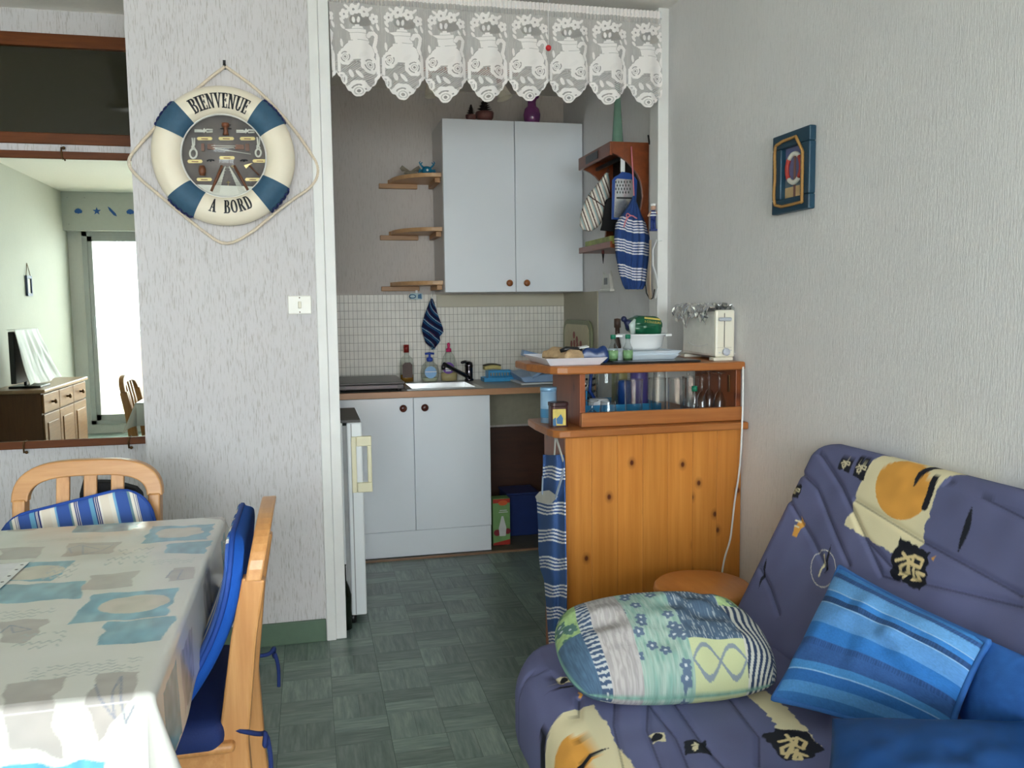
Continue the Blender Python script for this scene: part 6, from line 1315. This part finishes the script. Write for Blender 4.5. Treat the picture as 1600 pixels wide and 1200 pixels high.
GL = lambda off, sc: [[(off[0]+x*sc, off[1]+y*sc) for x, y in s] for s in ([(-.35, -.6), (.05, -.1), (-.35, .7)], [(-.75, -.2), (.1, -.4)], [(-.6, .15), (0, -.1), (-.05, .4), (-.55, .5), (-.6, .15)], [(.25, -.45), (.75, -.2), (.6, .2), (.15, 0), (.25, -.45)], [(.25, .25), (.1, .8), (.5, .8), (.4, .45), (.8, .6)])]
back_items = [('poly', [(770, 95), (850, 82), (1060, 110), (1300, 165), (1170, 230), (1110, 350), (1060, 500), (1030, 640), (960, 640), (860, 670), (690, 575), (585, 510), (640, 370), (720, 170)], CREAM), ('ell', ((915, 303), 165, 183), ORG),
 ('spin', [(1135, 138), (1060, 165), (1020, 220), (988, 290)], INKC, .011), ('line', [(1103, 245), (1080, 330), (1050, 412)], INKC, .0095), ('spin', [(1320, 420), (1290, 540), (1245, 665)], INKC, .009), ('spin', [(135, 690), (115, 780), (90, 865)], INKC, .006),
 ('poly', [(575, 113), (638, 130), (612, 212), (540, 188)], INKC), ('poly', [(665, 120), (735, 140), (690, 262), (620, 232)], INKC), ('poly', [(285, 268), (338, 285), (315, 357), (262, 340)], INKC), ('poly', [(910, 583), (1078, 672), (1055, 840), (1020, 893), (850, 800), (850, 730)], INKC),
 ('poly', [(330, 455), (348, 490), (305, 580), (275, 570)], ORG), ('ell', ((463, 757), 73, 108), (230, 226, 216), .022), ('line', [(468, 680), (460, 740), (440, 800)], CREAM, .003), ('spin', [(508, 625), (485, 710), (472, 782)], INKC, .005),
 ('poly', [(1100, 700), (1120, 690), (1110, 720)], ORG)]
for s in GL((962, 738), 105): back_items.append(('line', s, (220, 200, 150), .0040))
for o_, sc_g in (((588, 163), 34), ((678, 190), 40), ((300, 312), 30)):
    for s in GL(o_, sc_g)[:4]: back_items.append(('line', s, (214, 204, 170), .0020))
for q in ((300, 480), (295, 512)): back_items.append(('line', [q, (q[0]+24, q[1]+8)], CREAM, .0024))
for P in ([(415, 70), (560, 290), (690, 560), (800, 800), (900, 830)], [(305, 190), (420, 300), (520, 540), (610, 740)], [(250, 350), (400, 600), (480, 760)], [(640, 370), (1000, 590), (1600, 920)], [(1180, 260), (1600, 470), (2400, 800)], [(700, 590), (840, 740), (1050, 850), (1600, 980)], [(85, 740), (150, 860), (205, 1018)]): back_items.append(('quilt', P, None))
sofa = thing('sofa_bed', 'blue-violet clic-clac sofa bed printed with suns and glyphs along the wall', 'sofa', (.95, (SY0_+SY1_)/2, 0))
M_SOFA = vcol('printed_sofa_cotton', .85, .2, 350)
# back
Lb = float(np.linalg.norm(BT-BO)); hzb = (Lb+.06)/2; cyb = (SY0_+SY1_)/2; hyb = (SY1_-SY0_)/2+.02; th_ = .062; mid = BO+wv_*(Lb/2+.0)-nv_*th_
KEEP = {}
def back_col(x, y, z):
    C, D = sofa_print(y+cyb, z+Lb/2, zb, back_items, 2); C = .5*C+.5*sofa_print(y+cyb+.0012, z+Lb/2+.0012, zb, back_items, 2)[0]; KEEP[x.shape] = D; return C
def back_warp(P):
    x, y, z = P[..., 0], P[..., 1], P[..., 2]; D = KEEP.get(x.shape); g = 0 if D is None else -.007*np.exp(-(D/.008)**2)*(x > th_*.3)
    rc = np.clip((y-(hyb-.10))/.10, 0, 1)*np.clip((z-(hzb-.16))/.16, 0, 1); z = z-.045*rc**2; xx = x+g+.010*np.cos(y*2.2)*(x > 0)
    return np.stack([mid[0]+nv_[0]*xx+wv_[0]*z, cyb+y, mid[2]+nv_[2]*xx+wv_[2]*z], -1)
part('back_mattress', MB().rbox(th_, hyb, hzb, .05, (1, 640, 215), back_col, back_warp), M_SOFA, sofa, merge=True)
# seat
seat_items = [('poly', [(455, 560), (520, 650), (560, 740), (650, 862), (700, 1000), (150, 1000), (150, 862), (160, 760), (200, 640), (260, 590), (370, 575)], CREAM), ('ell', ((325, 805), 125, 150), ORG), ('spin', [(525, 768), (420, 790), (350, 820), (318, 852)], INKC, .008),
 ('poly', [(150, 515), (178, 560), (150, 610), (118, 570)], INKC), ('poly', [(205, 560), (232, 600), (175, 700), (145, 650)], INKC), ('poly', [(720, 700), (790, 702), (800, 745), (738, 742)], CREAM), ('ell', ((760, 721), 28, 17), INKC), ('poly', [(880, 745), (985, 735), (1025, 805), (905, 805)], INKC),
 ('poly', [(1180, 515), (1290, 505), (1400, 600), (1560, 790), (1340, 690), (1290, 620)], CREAM), ('poly', [(1340, 690), (1480, 700), (1560, 790), (1500, 830), (1370, 845), (1265, 720)], INKC), ('poly', [(280, 425), (335, 425), (345, 450), (290, 452)], CREAM), ('ell', ((313, 438), 20, 10), INKC), ('spin', [(245, 478), (310, 474), (372, 468)], INKC, .005), ('poly', [(380, 500), (400, 505), (398, 525), (380, 520)], ORG)]
for s in GL((1410, 770), 85): seat_items.append(('line', s, (220, 200, 150), .0042))
for o_, sc_g in (((148, 562), 26), ((190, 628), 36), ((952, 772), 30)):
    for s in GL(o_, sc_g)[:3]: seat_items.append(('line', s, (214, 204, 170), .0024))
for P in ([(385, 530), (380, 660), (400, 800), (420, 862), (440, 1000)], [(555, 545), (550, 650), (600, 862)], [(715, 555), (710, 680), (780, 862)], [(720, 560), (850, 720), (910, 862)], [(845, 560), (970, 740), (1080, 862)], [(1110, 540), (1250, 720), (1250, 862)], [(40, 420), (140, 380), (240, 400), (300, 450)]): seat_items.append(('quilt', P, None))
hxs, hys, hzs = .385, (SY1_-SY0_)/2, .12; cxs, cys = .845, cyb; KEEP2 = {}
def seat_col(x, y, z):
    C, D = sofa_print(x+cxs, y+cys, zs, seat_items, 12); C = .5*C+.5*sofa_print(x+cxs+.0012, y+cys+.0012, zs, seat_items, 12)[0]; KEEP2[x.shape] = D; return C
def seat_warp(P):
    x, y, z = P[..., 0], P[..., 1], P[..., 2]; D = KEEP2.get(x.shape); g = 0 if D is None else -.007*np.exp(-(D/.008)**2)*(z > hzs*.4)
    crown = .012*(1-(x/hxs)**2)*(z > 0); rnd = np.clip((y-(hys-.2))/.2, 0, 1)*np.clip((-x-(hxs-.2))/.2, 0, 1)
    return np.stack([cxs+x+.07*rnd**2, cys+y-.09*rnd**2, SZT-hzs-.004+z+g+crown], -1)
part('seat_mattress', MB().rbox(hxs, hys, hzs, .075, (250, 640, 2), seat_col, seat_warp), M_SOFA, sofa, merge=True)
part('base_box', MB().box(.56, 1.16, SY0_+.10, SY1_-.12, .05, .188), plain('dark_sofa_base', (44, 44, 60), .9), sofa, .01)
for x in (.60, 1.12):
    for y in (SY0_+.15, SY1_-.17): part('foot', MB().lathe([(.022, 0), (.026, .05)], (x, y, 0), 12), M_BLACK, sofa)
part('back_frame', MB().obox(BO-nv_*.13+wv_*.12, wv_*.22, np.array([0, .70, 0]), nv_*.004), M_BLACK, sofa)
# ================================================================ cushions
def pillow(name, label, A, B, Cc, D, th, colf, m, nu=90, nv=80, pipe=None, pinch=.05, seed=1, rnd=0, group='cushions on the sofa bed'):
    A, B, Cc, D = (np.array(t_, float) for t_ in (A, B, Cc, D)); cen = (A+B+Cc+D)/4; nn = np.cross(B-A, D-A); nn /= np.linalg.norm(nn)
    if nn[2] < 0: nn = -nn
    U, V = np.meshgrid(np.linspace(0, 1, nu), np.linspace(0, 1, nv), indexing='ij'); a, b = 2*U-1, 2*V-1
    U2 = .5+.5*a*(1-pinch*(1-b**2)); V2 = .5+.5*b*(1-pinch*(1-a**2))
    a2, b2 = 2*U2-1, 2*V2-1; k_ = 1-rnd*(a2*b2)**2; U2, V2 = .5+.5*a2*k_, .5+.5*b2*k_
    P0 = (A*(1-U2[..., None])+B*U2[..., None])*(1-V2[..., None])+(D*(1-U2[..., None])+Cc*U2[..., None])*V2[..., None]
    h = (np.clip(1-np.abs(a)**2.6, 0, 1)*np.clip(1-np.abs(b)**2.6, 0, 1))**.55; wr = (vnoise(U*.5+seed, V*.5, .06, seed)-.5)*.25*h
    col = colf(U, V); t_ = thing(name, label, 'cushion', cen-np.array([0, 0, th]), group=group)
    mb = MB().grid(P0+nn*(th*(h+wr))[..., None], col).grid((P0-nn*(th*.8*h)[..., None])[::-1], col[::-1])
    part('cover', mb, m, t_, merge=True)
    if pipe is not None:
        e = [P0[i, 0] for i in range(nu)]+[P0[-1, j] for j in range(1, nv)]+[P0[i, -1] for i in range(nu-2, -1, -1)]+[P0[0, j] for j in range(nv-2, 0, -1)]
        part('piping', MB().tube(e, pipe[1], 6, closed=True), pipe[0], t_)
    return t_
def stripe_col(U, V):
    C = np.ones(U.shape+(4,)); bands = [(0, (62, 130, 200)), (.05, (56, 96, 156)), (.09, (100, 158, 216)), (.20, (56, 126, 200)), (.25, (48, 84, 136)), (.30, (90, 146, 208)), (.46, (48, 116, 190)), (.58, (52, 92, 152)), (.74, (70, 136, 200)), (.80, (46, 106, 178)), (.88, (80, 142, 204)), (.95, (52, 110, 178))]
    n = vnoise(U, V, .006, 4)
    for a, c in bands: C[V >= a, :3] = lin(c)
    for a in (.055, .25, .585): k = (V > a) & (V < a+.045) & (np.sin(U*420) > .1); C[k, :3] *= .72
    for a in (.20, .30, .80): C[np.abs(V-a) < .006, :3] = lin((140, 180, 222))
    C[..., :3] *= (.88+.24*n[..., None]); return C
M_CUSH = vcol('denim_stripe_cotton', .85, .3, 300)
pA, pB, pC, pD = onP(1312, 886, BO+nv_*.10, nv_), onP(1545, 1003, BO+nv_*.10, nv_), onZ(1478, 1170, .475), onZ(1208, 1092, .47)
pillow('striped_cushion', 'square blue cushion with denim stripes leaning on the sofa back', pA, pB, pC, pD, .062, stripe_col, M_CUSH, 160, 200, pipe=(plain('denim_piping', (44, 100, 170), .8), .006))
plainc = lambda c: (lambda U, V: np.concatenate([np.ones(U.shape+(3,))*lin(c)*(.9+.2*vnoise(U, V, .05, 6))[..., None], np.ones(U.shape+(1,))], -1))
qA, qB, qC, qD = onP(1545, 1000, BO+nv_*.09, nv_), onP(1720, 1080, BO+nv_*.09, nv_), onZ(1660, 1230, .47), onZ(1492, 1128, .50)
pillow('plain_blue_cushion', 'plain mid-blue cushion behind the striped cushion', qA, qB, qC, qD, .05, plainc((46, 100, 176)), M_CUSH, seed=3)
rA, rB, rC, rD = onZ(1300, 1122, .60), onZ(1640, 1128, .60), onZ(1700, 1420, .52), onZ(1262, 1360, .50)
pillow('navy_cushion', 'smooth dark navy cushion lying on the sofa seat in front of the others', rA, rB, rC, rD, .055, plainc((16, 62, 118)), vcol('navy_sateen', .6, .1, 200), seed=5)
def patch_col(U, V):
    # U along the long side, V from the far edge (0) to the near edge (1)
    C = np.ones(U.shape+(4,)); n = vnoise(U*1.6, V, .02, 3); C[..., :3] = lin((120, 176, 158))*(.75+.5*vnoise(U*3, V*.4, .05, 9)[..., None])
    def blk(a, b, c, d): return (U > a) & (U < b) & (V > c) & (V < d)
    def flowers(k, c0, seed, nf=46):
        r = np.random.default_rng(seed)
        for _ in range(nf):
            x, y = r.random(2); d = np.hypot((U-x)*1.5, V-y); a = np.arctan2(V-y, (U-x)*1.5); m = k & (d < .042*(.62+.38*np.abs(np.sin(2.5*a)))); C[m, :3] = lin(c0); C[k & (d < .010), :3] = lin((210, 220, 226))
    st = vnoise(U*9, V*.6, .03, 8); mot = vnoise(U*4, V*.5, .03, 5)
    def ruff(k, t_): C[k, :3] = np.where((np.sin(t_+n*2.5) > .15)[..., None], lin((196, 202, 206)), lin((60, 88, 126)))[k]
    k = blk(0, .10, 0, .5); C[k, :3] = (lin((168, 206, 130))*(.8+.35*n[..., None]))[k]; flowers(k, (84, 128, 120), 7, 120)
    k = blk(0, .10, .5, 1); C[k, :3] = (lin((74, 112, 146))*(.7+.5*st[..., None]))[k]
    k = blk(.155, .31, 0, 1); C[k, :3] = (lin((190, 184, 184))*(.8+.3*(np.sin(U*230+mot*6)*.5+.5)[..., None]))[k]
    k = blk(.31, .54, 0, 1); C[k, :3] = (lin((124, 176, 162))*(1-np.clip(mot, 0, 1)[..., None])+lin((180, 204, 192))*np.clip(mot, 0, 1)[..., None])[k]*(.85+.3*st[..., None])[k]; flowers(k, (92, 118, 150), 4, 70)
    k = blk(.54, .80, 0, .74); C[k, :3] = (lin((82, 112, 142))*(.7+.5*st[..., None]))[k]; kk = k & (st > .72); C[kk, :3] = lin((168, 182, 192))
    k = blk(.54, .80, .74, 1); C[k, :3] = lin((208, 216, 158)); w = np.abs(np.sin((U-.54)*math.pi/.13)); m = k & (np.abs(np.abs(V-.87)-.09*w) < .014); C[m, :3] = lin((140, 156, 170))
    k = blk(.79, 1, 0, .34); C[k, :3] = (lin((176, 206, 136))*(.85+.3*n[..., None]))[k]; flowers(k, (92, 130, 116), 9, 90)
    k = blk(.80, 1, .34, 1); wv2 = np.sin((U+.016*np.sin(V*14))*2*math.pi/.034); C[k, :3] = np.where((wv2 > .0)[..., None], lin((214, 214, 202)), lin((44, 68, 104)))[k]
    ruff(blk(.36, .80, .08, .17), U*330); ruff(blk(.10, .155, 0, 1), V*150); ruff(V < .08, U*300); ruff(U > .965, V*150)
    g = C[..., :3].mean(-1, keepdims=True); C[..., :3] = (C[..., :3]*.82+g*.18)*.74
    return C
sA, sB, sC, sD = onZ(850, 955, .575), onZ(1150, 936, .575), onZ(1245, 1080, .465), onZ(895, 1100, .465)
pillow('patchwork_pillow', 'plump patchwork pillow in green, blue and white at the sofa end', sA, sB, sC, sD, .10, patch_col, vcol('patchwork_cotton', .85, .35, 250), 260, 180, pinch=.0, rnd=.16, seed=8)
